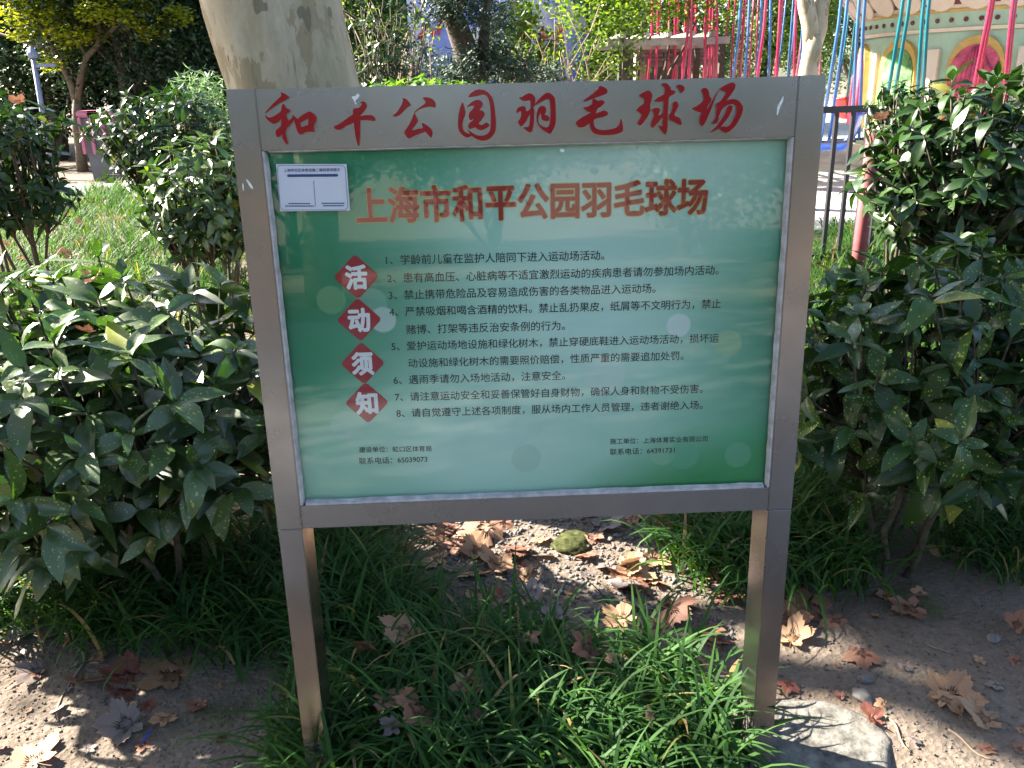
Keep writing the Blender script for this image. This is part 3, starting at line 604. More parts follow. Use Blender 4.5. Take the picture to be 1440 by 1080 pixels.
bush('evergreen_shrub', 'small dull shrub with drooping dark leaves hanging over the red post', 'shrub', g3(tb.x + .2, 3.35), (tb.x, 3.3, tb.z), (.22, .22, .20), 60, (.06, .10), 'ever', seed=14, nobj=200, droop=(.6, 1.4))
tb = at_y(5, 225, 3.6)
bush('evergreen_shrub', 'dark round shrub with orange dead leaf on top near the lamp post', 'shrub', g3(tb.x, 3.6), (tb.x, 3.6, tb.z), (.40, .42, .42), 170, (.09, .14), 'ever', seed=21)
tb = at_y(235, 195, 5.6)
bush('evergreen_shrub', 'dense dark shrub behind the grass beside the maple trunk', 'shrub', g3(tb.x, 5.6), (tb.x, 5.6, tb.z), (.62, .5, .45), 240, (.09, .15), 'ever', seed=22)
tb = at_y(285, 275, 3.3)
bush('evergreen_shrub', 'leafy green shrub growing close behind the notice board post', 'shrub', g3(tb.x, 3.3), (tb.x, 3.3, tb.z), (.40, .35, .36), 170, (.09, .14), 'aucuba_pale', seed=23)

# ------------------------------------------------------------------ lilyturf grass
def blades(base, az, L, W, lean, droop, seg=6):
    n = len(L); t = np.linspace(0, 1, seg + 1); ang = lean[:, None] + droop[:, None] * t[None] ** 1.3
    dl = L[:, None] / seg; r = np.concatenate([np.zeros((n, 1)), np.cumsum(np.sin(ang[:, :-1]) * dl, 1)], 1); z = np.concatenate([np.zeros((n, 1)), np.cumsum(np.cos(ang[:, :-1]) * dl, 1)], 1)
    dx, dy = np.cos(az)[:, None], np.sin(az)[:, None]; w = W[:, None] * 0.5 * np.clip(1.05 - t ** 3.2, 0.06, 1)[None] * (0.65 + 0.35 * np.minimum(1, t * 4))[None]
    cx = base[:, 0:1] + r * dx; cy = base[:, 1:2] + r * dy; cz = base[:, 2:3] + z
    nzx, nzz = -np.cos(ang), np.sin(ang)
    L1 = np.stack([cx - dy * w, cy + dx * w, cz + 0.25 * w], -1); R1 = np.stack([cx + dy * w, cy - dx * w, cz + 0.25 * w], -1)
    V = np.stack([L1, R1], 2).reshape(n, -1, 3); b = (np.arange(n) * (2 * (seg + 1)))[:, None]; k = np.arange(seg)[None] * 2
    Fq = np.stack([b + k, b + k + 1, b + k + 3, b + k + 2], -1).reshape(-1, 4)
    return V.reshape(-1, 3), Fq, np.repeat(rng.random(n), 2 * (seg + 1))
def grass(name, label, spots, nb, Lr, Wr, seg=6, spread=0.05, mat='grass'):
    C = np.repeat(np.array(spots), nb, 0); n = len(C); C = C + np.concatenate([rng.normal(0, spread, (n, 2)), np.zeros((n, 1))], 1)
    C[:, 2] = [gh(x, y) - 0.01 for x, y in C[:, :2]]
    V, Fq, rd = blades(C, rng.random(n) * 6.283, rng.uniform(*Lr, n), rng.uniform(*Wr, n), rng.uniform(0.05, 0.7, n), rng.uniform(0.9, 3.0, n), seg)
    return tag(obj(name, mesh_np(name, V, Fq, M[mat], rnd=rd)), label, 'grass', kind='stuff')
def spots_px(polys, n, seed):
    """clump places: pixels inside outlines traced on the ground"""
    rr = random.Random(seed); out = []
    def inside(p, x, y):
        c = False; j = len(p) - 1
        for i in range(len(p)):
            if (p[i][1] > y) != (p[j][1] > y) and x < (p[j][0] - p[i][0]) * (y - p[i][1]) / (p[j][1] - p[i][1]) + p[i][0]: c = not c
            j = i
        return c
    gp = []
    for P in polys: gp.append([(lambda v: (v.x, v.y))(on_ground(*p)) for p in P])
    while len(out) < n:
        P = rr.choice(gp); x = rr.uniform(min(p[0] for p in P), max(p[0] for p in P)); y = rr.uniform(min(p[1] for p in P), max(p[1] for p in P))
        if inside(P, x, y): out.append((x, y, 0))
    return out
grass('lilyturf_grass', 'arching dark green lilyturf filling the ground between the board legs', spots_px([[(470, 1180), (1010, 1180), (1010, 1030), (930, 960), (820, 930), (700, 915), (560, 940), (480, 980)], [(470, 1180), (1010, 1180), (1010, 1030), (930, 960), (820, 930), (700, 915), (560, 940), (480, 980)], [(455, 940), (600, 930), (540, 850), (450, 840)]], 170, 1), 20, (.20, .38), (.008, .0135), 8)
grass('lilyturf_grass', 'lilyturf growing behind the board between its leg and the leaf litter', spots_px([[(390, 850), (490, 850), (545, 800), (540, 740), (480, 660), (390, 660)]], 55, 2), 20, (.20, .36), (.009, .014))
grass('lilyturf_grass', 'lilyturf clump behind the leg beside the shaded aucuba', spots_px([[(950, 800), (1010, 840), (1090, 850), (1200, 830), (1210, 700), (1000, 640), (950, 720)]], 95, 3), 20, (.22, .38), (.009, .014))
grass('lilyturf_grass', 'lilyturf fringe under the sun-topped aucuba at the soil edge', spots_px([[(-60, 880), (100, 890), (250, 950), (400, 940), (400, 790), (200, 740), (-60, 760)]], 150, 4), 20, (.20, .34), (.008, .013))
grass('lilyturf_grass', 'tall sunlit lilyturf between the shrubs and the garden path', spots_px([[(-80, 480), (340, 480), (340, 300), (200, 262), (-80, 290)]], 560, 5), 26, (.2, .36), (.006, .010), 4, .08)
grass('lilyturf_grass', 'tall upright lilyturf in front of the iron fence', spots_px([[(1120, 560), (1520, 560), (1520, 330), (1120, 330)]], 300, 6), 34, (.24, .42), (.006, .010), 4, .07)
grass('lilyturf_grass', 'short lilyturf at the soil edge beyond the shaded aucuba stems', spots_px([[(1300, 800), (1440, 830), (1500, 700), (1380, 720)]], 40, 7), 20, (.18, .30), (.008, .012))
grass('lilyturf_grass', 'lilyturf bed behind the notice board under the plane tree', spots_px([[(340, 620), (1120, 620), (1120, 330), (340, 330)]], 300, 8), 18, (.2, .34), (.006, .010), 3, .09)
grass('lilyturf_grass', 'stray lilyturf tuft against the foot of the board leg', spots_px([[(405, 1120), (470, 1120), (460, 985), (415, 985)]], 12, 9), 18, (.20, .32), (.008, .013))

# ------------------------------------------------------------------ trees
SUN_CUTS = []
def crown_mesh(name, clumps, nper, leaf, mat, seed, aspect=0.55, flat=0.0, origin=None):
    g = np.random.default_rng(seed); P = []
    for c, r in clumps:
        k = int(nper * (r[0] * r[1] * r[2]) ** (2 / 3) / 0.3) if hasattr(r, '__len__') else int(nper * r * r / 0.3)
        r = np.array(r if hasattr(r, '__len__') else (r, r, r)); d = g.normal(size=(k, 3)); d /= np.linalg.norm(d, axis=1)[:, None]
        P.append(np.array(c) + d * r * (g.random((k, 1)) ** 0.45))
    P = np.concatenate(P)
    if origin is not None:                       # leaves cut away along sun rays to shape the sun patches
        keep = np.ones(len(P), bool); sd = np.array(SUN)
        for q, r in SUN_CUTS:
            w_ = P + np.array(origin) - np.array(q); keep &= np.linalg.norm(w_ - (w_ @ sd)[:, None] * sd, axis=1) > r
        P = P[keep]
    n = len(P); s = g.uniform(*leaf, n)[:, None]
    a = g.normal(size=(n, 3)); a[:, 2] = a[:, 2] * (0.6 - flat) - 0.2; a /= np.linalg.norm(a, axis=1)[:, None]; b = np.cross(a, g.normal(size=(n, 3)) * np.array([1, 1, 1]) + np.array([0, 0, 1.5 + 3 * flat])); b /= np.linalg.norm(b, axis=1)[:, None]
    c = np.cross(a, b)
    V = np.stack([P, P + a * s * .5 + b * s * aspect * .5 + c * s * .08, P + a * s, P + a * s * .5 - b * s * aspect * .5 + c * s * .08], 1).reshape(-1, 3)
    return mesh_np(name, V, np.arange(n * 4).reshape(n, 4), M[mat], smooth=False, rnd=np.repeat(g.random(n), 4))
def branch(mb, a, b, r0, r1, seed, bend=0.1, n=7, sides=7):
    rr = random.Random(seed); a, b = Vector(a), Vector(b); L = (b - a).length; o = Vector((rr.gauss(0, 1), rr.gauss(0, 1), rr.gauss(0, .5))) * bend * L
    pts = [a.lerp(b, i / n) + o * math.sin(math.pi * i / n) * 0.5 + Vector((rr.gauss(0, 1), rr.gauss(0, 1), rr.gauss(0, 1))) * L * 0.008 * (0 < i < n) for i in range(n + 1)]
    mb.tube(pts, [r0 + (r1 - r0) * i / n for i in range(n + 1)], sides); return pts
def tree(name, label, base, h, r, crown_h, mat, bark, leaf=(.06, .1), nper=260, nc=14, seed=1, group=None, ry=None, trunk_to=0.6, cat='tree', aspect=.55, nlimb=7, gaps=False):
    rr = random.Random(seed); base = Vector(base); t = thing(name, label, cat, base, group); ry = ry or r; z0 = h - crown_h
    mb = MB(); branch(mb, (0, 0, -.1), (rr.gauss(0, .1), rr.gauss(0, .1), z0 + crown_h * trunk_to), h * .022 + .02, h * .010, seed, .04); mb.build('trunk', M[bark], t, smooth=True)
    cl = []
    for k in range(nc):
        d = Vector((rr.gauss(0, 1), rr.gauss(0, 1), rr.gauss(0, 1))).normalized() * rr.uniform(.35, .8); q = rr.uniform(.28, .46)
        cl.append((((d.x * r), (d.y * ry), z0 + crown_h * (.5 + d.z * .5)), (q * r, q * ry, q * crown_h * .45)))
    mb = MB()
    for c, _ in cl[:nlimb]: branch(mb, (0, 0, z0 + crown_h * rr.uniform(0, .35)), c, h * .009, h * .003, rr.random(), .12, 5, 5)
    mb.build('limbs', M[bark], t, smooth=True)
    o = obj('crown', crown_mesh('crown', cl, nper, leaf, mat, seed, aspect, origin=base if gaps else None), t); o['kind'] = 'stuff'; return t

# the big plane tree right behind the board
pt = at_y(401, 62, 2.05); pb = at_y(545, 640, 2.05); pb.z = gh(pb.x, 2.05); plane = thing('plane_tree', 'thick pale mottled plane tree trunk rising right behind the notice board', 'tree', pb)
dirn = (pt - pb) / (pt.z - pb.z); mb = MB(); pts = []; rads = []
for z in (-.15, 0, .12, .3, .6, 1.0, 1.5, 2.0, 2.6, 3.4, 4.4): pts.append(dirn * z + Vector((0.02 * math.sin(z * 2), 0, 0))); rads.append(.27 + .13 * math.exp(-max(z, 0) * 4) - .012 * max(0, z - 2.5))
P2 = []; R2 = []
for i in range(len(pts) - 1):
    for k in range(5): P2.append(pts[i].lerp(pts[i + 1], k / 5)); R2.append(rads[i] + (rads[i + 1] - rads[i]) * k / 5)
mb.tube(P2 + [pts[-1]], R2 + [rads[-1]], 48, wob=0.06); mb.build('trunk', M['plane_bark'], plane, smooth=True)
top = pts[-1]
CANOPY = []
rr = random.Random(5)
mbl = MB()
for k in range(9):
    a = k * .7 + .3; L = rr.uniform(2.2, 4.6); e_ = top + Vector((math.cos(a) * L, math.sin(a) * L, rr.uniform(1.0, 3.6))); branch(mbl, top + Vector((0, 0, -.25)), e_, .15, .04, k, .10, 8, 9)
    CANOPY.append((tuple(e_), (1.1, 1.1, .7))); CANOPY.append((tuple(top.lerp(e_, .7) + Vector((rr.gauss(0, .6), rr.gauss(0, .6), .5))), (.9, .9, .6)))
mbl.build('limbs', M['plane_bark'], plane, smooth=True)
SUN_CUTS += [((-1.5, 1.0, 1.1), .85), ((-.9, .8, 1.15), .3), (on_ground(690, 760), .45), (on_ground(880, 800), .3), (on_ground(960, 870), .16), (on_ground(950, 1010), .26), (on_ground(1150, 1030), .14), (on_ground(330, 1000), .10), (on_ground(250, 965), .08), (on_ground(60, 1050), .12), (on_ground(1200, 885), .07), (on_ground(150, 290), 1.2), (on_ground(60, 380), .7), (on_ground(1250, 350), .5)]  # chosen sun spots: crown leaves on their rays are removed to light them
o = obj('crown', crown_mesh('crown', CANOPY, 60, (.12, .2), 'plane_leaf', 4, .9, .3, origin=pb), plane); o['kind'] = 'stuff'

# plane tree by the ride: pale forked trunk
q = at_y(1140, 90, 8.4); tr2 = thing('plane_tree', 'pale forked plane tree trunk among the swing ropes', 'tree', (q.x, 8.4, .2)); mb = MB()
branch(mb, (-.05, 0, -.1), (0.0, 0, 1.95), .125, .105, 3, .03, 10, 14); branch(mb, (0, 0, 1.80), (.30, .1, 3.6), .095, .07, 4, .04, 8, 12); branch(mb, (0, 0, 1.78), (-.26, .1, 3.7), .10, .07, 5, .05, 8, 12)
mb.build('trunk', M['plane_bark'], tr2, smooth=True)
o = obj('crown', crown_mesh('crown', [((-.6, .3, 4.6), 1.2), ((.8, .4, 4.4), 1.1), ((0, -.2, 5.3), 1.3)], 60, (.12, .2), 'plane_leaf', 8, .9), tr2); o['kind'] = 'stuff'

# maple on the left
mp = on_ground(117, 240); mt = thing('maple_tree', 'slender forked maple with yellow-green leaves rising from the grass', 'tree', (mp.x, mp.y, gh(mp.x, mp.y))); Ym = mp.y
def mpx(px, py, dy=0): v = at_y(px, py, Ym + dy); return v - Vector(mt.location)
mb = MB()
mb.tube([mpx(117, 246), mpx(113, 210), mpx(108, 178), mpx(108, 140)], [.125, .10, .095, .09], 10)
mb.tube([mpx(108, 150), mpx(100, 118), mpx(85, 88), mpx(62, 45), mpx(40, 5), mpx(25, -60)], [.08, .065, .055, .045, .035, .02], 8)
mb.tube([mpx(108, 150), mpx(114, 105), mpx(122, 80), mpx(140, 60), mpx(165, 35), mpx(190, 10), mpx(220, -50)], [.08, .07, .06, .05, .04, .03, .02], 8)
mb.tube([mpx(138, 64), mpx(140, 40), mpx(135, 15), mpx(122, -20)], [.05, .04, .035, .02], 7)
mb.tube([mpx(85, 90), mpx(60, 68), mpx(30, 58), mpx(-20, 40)], [.045, .035, .03, .02], 7)
mb.tube([mpx(122, 80), mpx(112, 62), mpx(95, 45)], [.04, .03, .02], 6)
mb.build('trunk', M['maple_bark'], mt, smooth=True)
rr = random.Random(9); cl = []
for (px, py, r) in ((20, 15, .5), (60, 25, .6), (95, 50, .45), (100, 20, .55), (140, 15, .5), (130, 48, .35), (85, 75, .35), (70, 90, .3), (40, -20, .8), (120, -30, .9), (175, 25, .4), (200, 0, .6), (10, -60, 1.), (200, -60, 1.), (100, -100, 1.1), (215, 45, .35), (30, 45, .35), (250, 20, .4)):
    cl.append((tuple(mpx(px, py, rr.uniform(-.9, .7))), (r, r, r * .55)))
o = obj('crown', crown_mesh('crown', cl, 560, (.07, .12), 'maple', 12, .8, .5), mt); o['kind'] = 'stuff'

# background trees, a belt beyond the garden
for k_, px_ in enumerate((-150, -40, 70, 180, 290, 400)):
    x = at_y(px_, 100, 22 + k_ % 2).x; tree('hedge_shrub', 'dark clipped shrub closing the view beyond the garden path', (x, 22 + k_ % 2, .2), 3.2, 1.9, 3.1, 'darkgreen', 'bark', (.10, .18), 330, 14, 80 + k_, 'shrubs beyond the garden path', cat='shrub')
BG = [ # px, Y, height, radius, crown height, leaf material, seed, label
 (-60, 27, 9, 3.6, 8.6, 'darkgreen', 31, 'dark evergreen tree behind the lamp post'), (60, 21, 8, 3.0, 7.4, 'darkgreen', 32, 'broad dark tree behind the maple crown'),
 (190, 18, 7.5, 2.4, 7.0, 'darkgreen', 33, 'dense dark tree between the maple and the big plane trunk'), (270, 23, 9, 3.2, 8.6, 'green', 34, 'mid-green tree behind the big plane trunk'),
 (380, 20, 8, 2.8, 7.6, 'darkgreen', 35, 'dark tree hidden mostly by the big plane trunk'), (505, 15, 6, 1.1, 5.4, 'green', 36, 'thin leafy tree beside the big plane trunk'),
 (560, 30, 9, 3.4, 8.6, 'green', 37, 'tall tree behind the blue billboard end'), (720, 32, 10, 4.0, 9.6, 'vine', 38, 'yellow-green tree behind the blue billboard'),
 (752, 14, 3.4, .8, 2.6, 'vine', 49, 'small yellow-green tree before the billboard middle'), (840, 19, 6, 1.8, 5.6, 'vine', 39, 'sunlit yellow-green tree beside the brick hut'), (960, 26, 8, 3.2, 7.6, 'green', 40, 'green tree behind the brick hut'),
 (1080, 30, 9, 3.6, 8.6, 'vine', 41, 'bright tree beyond the swing ropes'), (1200, 34, 10, 4.0, 9.6, 'green', 42, 'tall tree beyond the ride'), (1340, 36, 10, 4, 9.6, 'darkgreen', 43, 'dark tree behind the ride drum'), (1480, 34, 10, 4, 9.6, 'green', 44, 'tree behind the far side of the ride'),
 (150, 30, 10, 4, 9.6, 'darkgreen', 45, 'far dark tree closing the view beyond the garden path'), (-40, 30, 10, 4, 9.6, 'darkgreen', 46, 'far dark tree beyond the lamp post'), (440, 34, 10, 4, 9.6, 'darkgreen', 47, 'far tree behind the big plane trunk')]
for px, Y, h, r, ch, mt_, sd, lb in BG:
    x = at_y(px, 100, Y).x; tree('garden_tree', lb, (x, Y, .2), h, r, ch, mt_, 'bark', (.10, .2) if Y > 20 else (.08, .14), 420 if Y < 25 else 260, 20, sd, 'trees beyond the garden')
# conifer behind the board
cx = at_y(655, 80, 9.0); con = thing('juniper_tree', 'dark shaggy juniper with a leaning trunk behind the board', 'tree', (cx.x, 9.0, .2)); mb = MB()
def cpx(px, py, dy=0): return at_y(px, py, 9.0 + dy) - Vector((cx.x, 9.0, .2))
mb.tube([cpx(672, 190), cpx(668, 120), cpx(655, 70), cpx(640, 30), cpx(618, -20), cpx(600, -80)], [.2, .17, .15, .13, .11, .06], 9); mb.tube([cpx(676, 120), cpx(680, 60), cpx(684, 0), cpx(690, -60)], [.08, .07, .05, .04], 7)
mb.build('trunk', M['bark'], con, smooth=True)
rr = random.Random(3); cl = []
for (px, py, r) in ((665, 90, .32), (690, 70, .30), (650, 105, .35), (700, 95, .28), (630, 110, .3), (675, 20, .3), (640, 5, .3), (700, 30, .28), (610, 15, .25), (720, 85, .28), (600, 90, .3), (740, 105, .3), (770, 110, .28), (650, -30, .5), (690, -40, .5), (620, -50, .5)):
    cl.append((tuple(cpx(px, py, rr.uniform(-.4, .5))), (r, r, r * .8)))
o = obj('crown', crown_mesh('crown', cl, 1500, (.06, .14), 'needle', 6, .2), con); o['kind'] = 'stuff'
# feathery plant beside the plane trunk, bright young shrub behind the board, dry twigs
fx = at_y(275, 130, 7.0); fe = thing('feathery_shrub', 'pale feathery cedar shrub with fine foliage behind the dark shrub', 'shrub', (fx.x, 7, .2)); mb = MB(); branch(mb, (0, 0, -.1), (0, 0, 1.3), .04, .02, 2); mb.build('trunk', M['bark'], fe, smooth=True)
o = obj('crown', crown_mesh('crown', [((-.25, 0, 1.25), (.35, .3, .22)), ((.2, 0, 1.3), (.4, .3, .25)), ((0, .1, 1.55), (.3, .3, .2)), ((.35, 0, 1.05), (.3, .3, .25)), ((-.1, 0, 1.0), (.4, .3, .3))], 1700, (.07, .14), 'feather', 5, .12), fe); o['kind'] = 'stuff'
yx = at_y(590, 108, 5.0)
bush('young_shrub', 'low shrub with bright young leaves showing over the board top', 'shrub', g3(yx.x, 5.0), (yx.x, 5.0, yx.z - .18), (.55, .35, .22), 90, (.08, .13), 'bright', seed=31, nobj=200)
yx = at_y(480, 90, 6.0)
bush('young_shrub', 'dark small-leaved shrub between the plane trunk and the juniper', 'shrub', g3(at_y(540, 90, 6.2).x, 6.2), (at_y(540, 60, 6.2).x, 6.2, yx.z), (.5, .4, .75), 120, (.06, .10), 'ever', seed=33, nobj=200, shell=.2)
def twig_shrub(label, px, Y, n, h, seed):
    rr = random.Random(seed); b = at_y(px, 120, Y); t = thing('twiggy_shrub', label, 'shrub', (b.x, Y, .2), 'bare twiggy shrubs'); cl = []
    for k in range(n):
        a = rr.random() * 6.28; e_ = Vector((math.cos(a) * rr.uniform(.1, .8), math.sin(a) * .5, rr.uniform(.6, 1) * h)); mb = MB(); pts = branch(mb, (0, 0, -.05), e_, .016, .006, seed * 50 + k, .15, 7, 5)
        for j in range(4):
            p = pts[rr.randint(3, 6)]; branch(mb, p, p + Vector((rr.gauss(0, .3), rr.gauss(0, .2), rr.uniform(.1, .5))), .007, .003, rr.random(), .1, 4, 4)
        mb.build('branch', M['twig'], t, smooth=True); cl.append((tuple(e_), (.20, .20, .18)))
    o = obj('leaves', crown_mesh('leaves', cl, 210, (.04, .07), 'vine', seed, .5), t); o['kind'] = 'stuff'
twig_shrub('sun-bleached twiggy shrub in front of the blue billboard', 790, 11, 16, 2.6, 4)
twig_shrub('twiggy shrub with sparse small leaves between the plane trunk and the juniper', 560, 8.5, 12, 2.6, 6)
twig_shrub('thin twiggy shrub between the juniper stems', 700, 12, 10, 2.4, 7)

# ------------------------------------------------------------------ billboard, hut, pergola
Yb = 19.0; a = at_y(575, 60, Yb); b = at_y(835, 60, Yb); bb = thing('billboard', 'blue billboard with red marks half hidden by the shrubs', 'billboard', ((a.x + b.x) / 2, Yb, .2)); wdt = (b.x - a.x) / 2
MB().box((-wdt, 0, 1.4), (wdt, .08, 5.4)).build('panel', M['billboard'], bb)
for x in (-wdt * .8, 0, wdt * .8): MB().box((x - .05, .08, -.1), (x + .05, .18, 5.2)).build('post', M['iron'], bb)
for (px, py) in ((596, 46), (606, 40), (617, 37), (650, 12), (724, 14), (735, 42), (769, 42), (787, 40), (768, 55), (785, 62)):
    c = at_y(px, py, Yb) - Vector(bb.location); rr = random.Random(px); mb = MB()
    for k in range(4):
        x, z = c.x + rr.uniform(-.1, .1), c.z + rr.uniform(-.12, .12); l = rr.uniform(.05, .12)
        if k % 2: mb.prism([(x - l, z - .025), (x + l, z - .02), (x + l, z + .03), (x - l, z + .025)], -.012 - k * .002, -.004)
        else: mb.prism([(x - .03, z - l), (x + .03, z - l), (x + .03, z + l), (x - .03, z + l)], -.012 - k * .002, -.004)
    mb.build('red_mark', M['poster_red'], bb)
Yh = 14.5; a = at_y(895, 85, Yh); b = at_y(1010, 85, Yh); hut = thing('brick_hut', 'low grey-purple brick hut with an open counter beneath the vines', 'hut', (a.x, Yh, .2)); wd = b.x - a.x
ztop = at_y(930, 62, Yh).z - .2; zopen = at_y(930, 93, Yh).z - .2; zc = .9
mb = MB().box((0, .06, -.1), (wd, .3, zc)).box((0, .06, zopen), (wd, .3, ztop)).box((0, .06, zc), (.2, .3, zopen)).box((wd - .2, .06, zc), (wd, .3, zopen)); mb.build('wall', M['mortar'], hut)
MB().box((0, .3, -.1), (wd, 2.2, zc - .1)).box((0, 2.0, zc), (wd, 2.2, ztop)).build('interior', M['binbody'], hut)
brick = MB().box((-.118, -.02, -.031), (.118, .062, .031)).mesh('brick', M['brick'], bevel=.004); row = 0; z = zopen + .04
while z < ztop - .03:
    x = .12 + (.12 if row % 2 else 0)
    while x < wd - .12: obj('brick', brick, hut, (x, .02, z)); x += .248
    z += .074; row += 1
MB().box((-.15, -.15, ztop), (wd + .15, 2.3, ztop + .09)).build('roof', M['beam'], hut)
rr = random.Random(2); x = .3
while x < wd - .3:
    l = rr.uniform(.08, .2); MB().box((x, .5, zc), (x + l, .7, zc + rr.uniform(.2, .5))).build('goods', M[rr.choice(['s_blue', 's_pink', 'lamp_grey', 'cream', 'binbody', 's_red'])], hut, bevel=.01); x += l + rr.uniform(.02, .15)
Yp = 12.5; a = at_y(872, 65, Yp); pg = thing('pergola', 'timber pergola with pale beams under a mass of yellow-green vine', 'pergola', (a.x, Yp, .2)); zb = a.z - .2
for y in (0, 1.6): MB().box((-.2, y, zb), (1.75, y + .09, zb + .11)).build('beam', M['beam'], pg, bevel=.008)
for x in (.05, 1.6):
    for y in (0, 1.6): MB().box((x, y + .0, -.1), (x + .09, y + .09, zb - .002)).build('post', M['bark'], pg, bevel=.006)
for k in range(5): MB().box((k * .36, -.2, zb + .112), (k * .36 + .06, 1.9, zb + .19)).build('rafter', M['beam'], pg, bevel=.006)
vi = thing('climbing_vine', 'sunlit yellow-green vine heaped over the timber pergola', 'vine', (a.x, Yp, .2)); mb = MB()
for k in range(4): branch(mb, (-.15 + k * .04, -.1, -.1), (k * .45, .6, zb + .4), .04, .02, k, .08)
mb.build('stems', M['bark'], vi, smooth=True); cl = [((-.35, 0, zb - .35), (.35, .4, .55)), ((-.1, -.1, zb + .2), (.5, .5, .5)), ((-.6, .1, zb + .5), (.6, .5, .6)), ((.5, 0, zb + .55), (.7, .6, .45)), ((1.4, 0, zb + .6), (.8, .7, .45)), ((0, .2, zb + 1.2), (1, .7, .6)), ((1.6, .3, zb + 1.2), (1.2, .8, .6)), ((-.5, 0, zb - .9), (.25, .3, .4)), ((.25, -.1, zb - .3), (.2, .2, .25))]
o = obj('foliage', crown_mesh('foliage', cl, 420, (.06, .11), 'vine', 22, .7), vi); o['kind'] = 'stuff'

# ------------------------------------------------------------------ swing ride
Cc = at_y(1420, 60, 13.6); Cc.z = .215; ride = thing('swing_ride', 'mint and cream fairground swing ride drum with scalloped cornice and gold trim', 'fairground ride', Cc); RD = 2.35
def ring(r0, z0, r1, z1, n=72, th=.03):
    mb = MB(); V = []
    for k in range(n):
        a_ = 2 * math.pi * k / n; c, s = math.cos(a_), math.sin(a_); V += [(r0 * c, r0 * s, z0), (r1 * c, r1 * s, z1), ((r1 - th) * c, (r1 - th) * s, z1), ((r0 - th) * c, (r0 - th) * s, z0)]
    return mb.add(V, [(k * 4 + j, k * 4 + (j + 1) % 4, ((k + 1) % n) * 4 + (j + 1) % 4, ((k + 1) % n) * 4 + j) for k in range(n) for j in range(4)])
def zr(py): return at_y(1420, py, 13.6 - RD).z - .215
zs = zr(38)
ring(RD, -.05, RD, zs, th=.1).build('drum', M['mint'], ride, smooth=False)
ring(RD + .10, 0, RD + .10, .35, th=.12).build('plinth', M['cream'], ride)
ring(RD + .05, zs, RD + .09, zs + .05).build('lower_moulding', M['cream'], ride)
zd = zs + .05; ring(RD + .06, zd, RD + .12, zd + .22).build('stud_band', M['mint'], ride)
zg = zd + .22; ring(RD + .13, zg, RD + .16, zg + .04).build('gold_moulding', M['gold'], ride)
ring(RD + .14, zg + .04, RD + .55, zg + .55).build('cornice', M['cream'], ride)
ring(RD + .56, zg + .55, RD + .60, zg + .62).build('upper_gold_moulding', M['gold'], ride); ring(RD + .58, zg + .62, RD + .58, zg + 1.1).build('fascia', M['maroon'], ride)
stud = MB().tube([(0, 0, 0), (0, -.02, 0)], [.038, .03], 8).mesh('stud', M['maroon'])
toC = math.atan2(CAM.y - Cc.y, CAM.x - Cc.x)
for k in range(36):
    a_ = toC + (k - 18) * R(5.0); obj('stud', stud, ride, ((RD + .10) * math.cos(a_), (RD + .10) * math.sin(a_), zd + .11), (0, 0, a_ + math.pi / 2))
wedge = MB().prism([(-.11, 0), (.11, 0), (.03, .24), (-.03, .24)], -.02, .01).mesh('dark_wedge', M['maroon'])
petal = MB().prism([(.25 * math.cos(t_), .24 + .27 * math.sin(t_)) for t_ in [2 * math.pi * i / 20 for i in range(20)]], -.03, .005).mesh('scallop', M['cream'], bevel=.004)
mintp = MB().prism([(-.09, 0), (.09, 0), (0, -.16)], -.01, .006).mesh('mint_wedge', M['mint'])
for k in range(24):
    a_ = toC + (k - 12) * R(11.5); tl = math.atan2(.41, .51)
    for me, da, f in ((petal, 0, .02), (wedge, R(5.75), .12), (mintp, R(5.75), .96)):
        b_ = a_ + da; r_ = RD + .155 + .41 * f; obj(me.name, me, ride, (r_ * math.cos(b_), r_ * math.sin(b_), zg + .05 + .51 * f), (tl, 0, b_ + math.pi / 2))
arch = [(.36 * math.cos(t_), 1.35 + .40 * math.sin(t_)) for t_ in [math.pi * i / 14 for i in range(15)]] + [(-.36, .45), (.36, .45)]
def sc(P, k): return [(x * k, .45 + (z - .45) * k) for x, z in P]
for k in range(10):
    a_ = toC - R(10) + (k - 5) * R(31); L_ = ((RD + .01) * math.cos(a_), (RD + .01) * math.sin(a_), 0)
    af = obj('arch_frame', MB().prism([(x, z + zs - 1.95) for x, z in sc(arch, 1.1)], -.05, .04).mesh('arch_frame', M['gold'], bevel=.006), ride, L_, (0, 0, a_ + math.pi / 2))
    obj('arch_picture', MB().prism([(x, z + zs - 1.95) for x, z in arch], -.065, -.051).mesh('arch_picture', M['pinkdrape' if k % 2 else 'greenpic']), af)
    if k % 2:
        for j in range(9):
            x = -.32 + j * .08; top_ = 1.35 + .38 * math.sqrt(max(0.02, 1 - (x / .37) ** 2)); sp_x = .06 * (j - 4)
            obj('drape_fold', MB().tube([(x * .4, -.085, zs - 1.95 + top_), (x * .8, -.09, zs - 1.95 + 1.3), (x, -.085, zs - 1.95 + .5)], [.015, .04, .045], 7).mesh('drape_fold', M['pinkdrape'], smooth=True), af)
    b_ = a_ + R(15.5); obj('pilaster', MB().box((-.10, -.06, .35), (.10, .04, zs - .25)).mesh('pilaster', M['cream'], bevel=.01), ride, ((RD + .01) * math.cos(b_), (RD + .01) * math.sin(b_), 0), (0, 0, b_ + math.pi / 2))
RC = 5.9; ZT = 5.2
ring(.5, 0, .5, ZT, th=.1).build('mast', M['cream'], ride); ring(RC + .5, ZT, .4, ZT + 1.0, th=.05).build('canopy', M['maroon'], ride); ring(RC + .5, ZT - .5, RC + .5, ZT, th=.05).build('canopy_rim', M['cream'], ride)
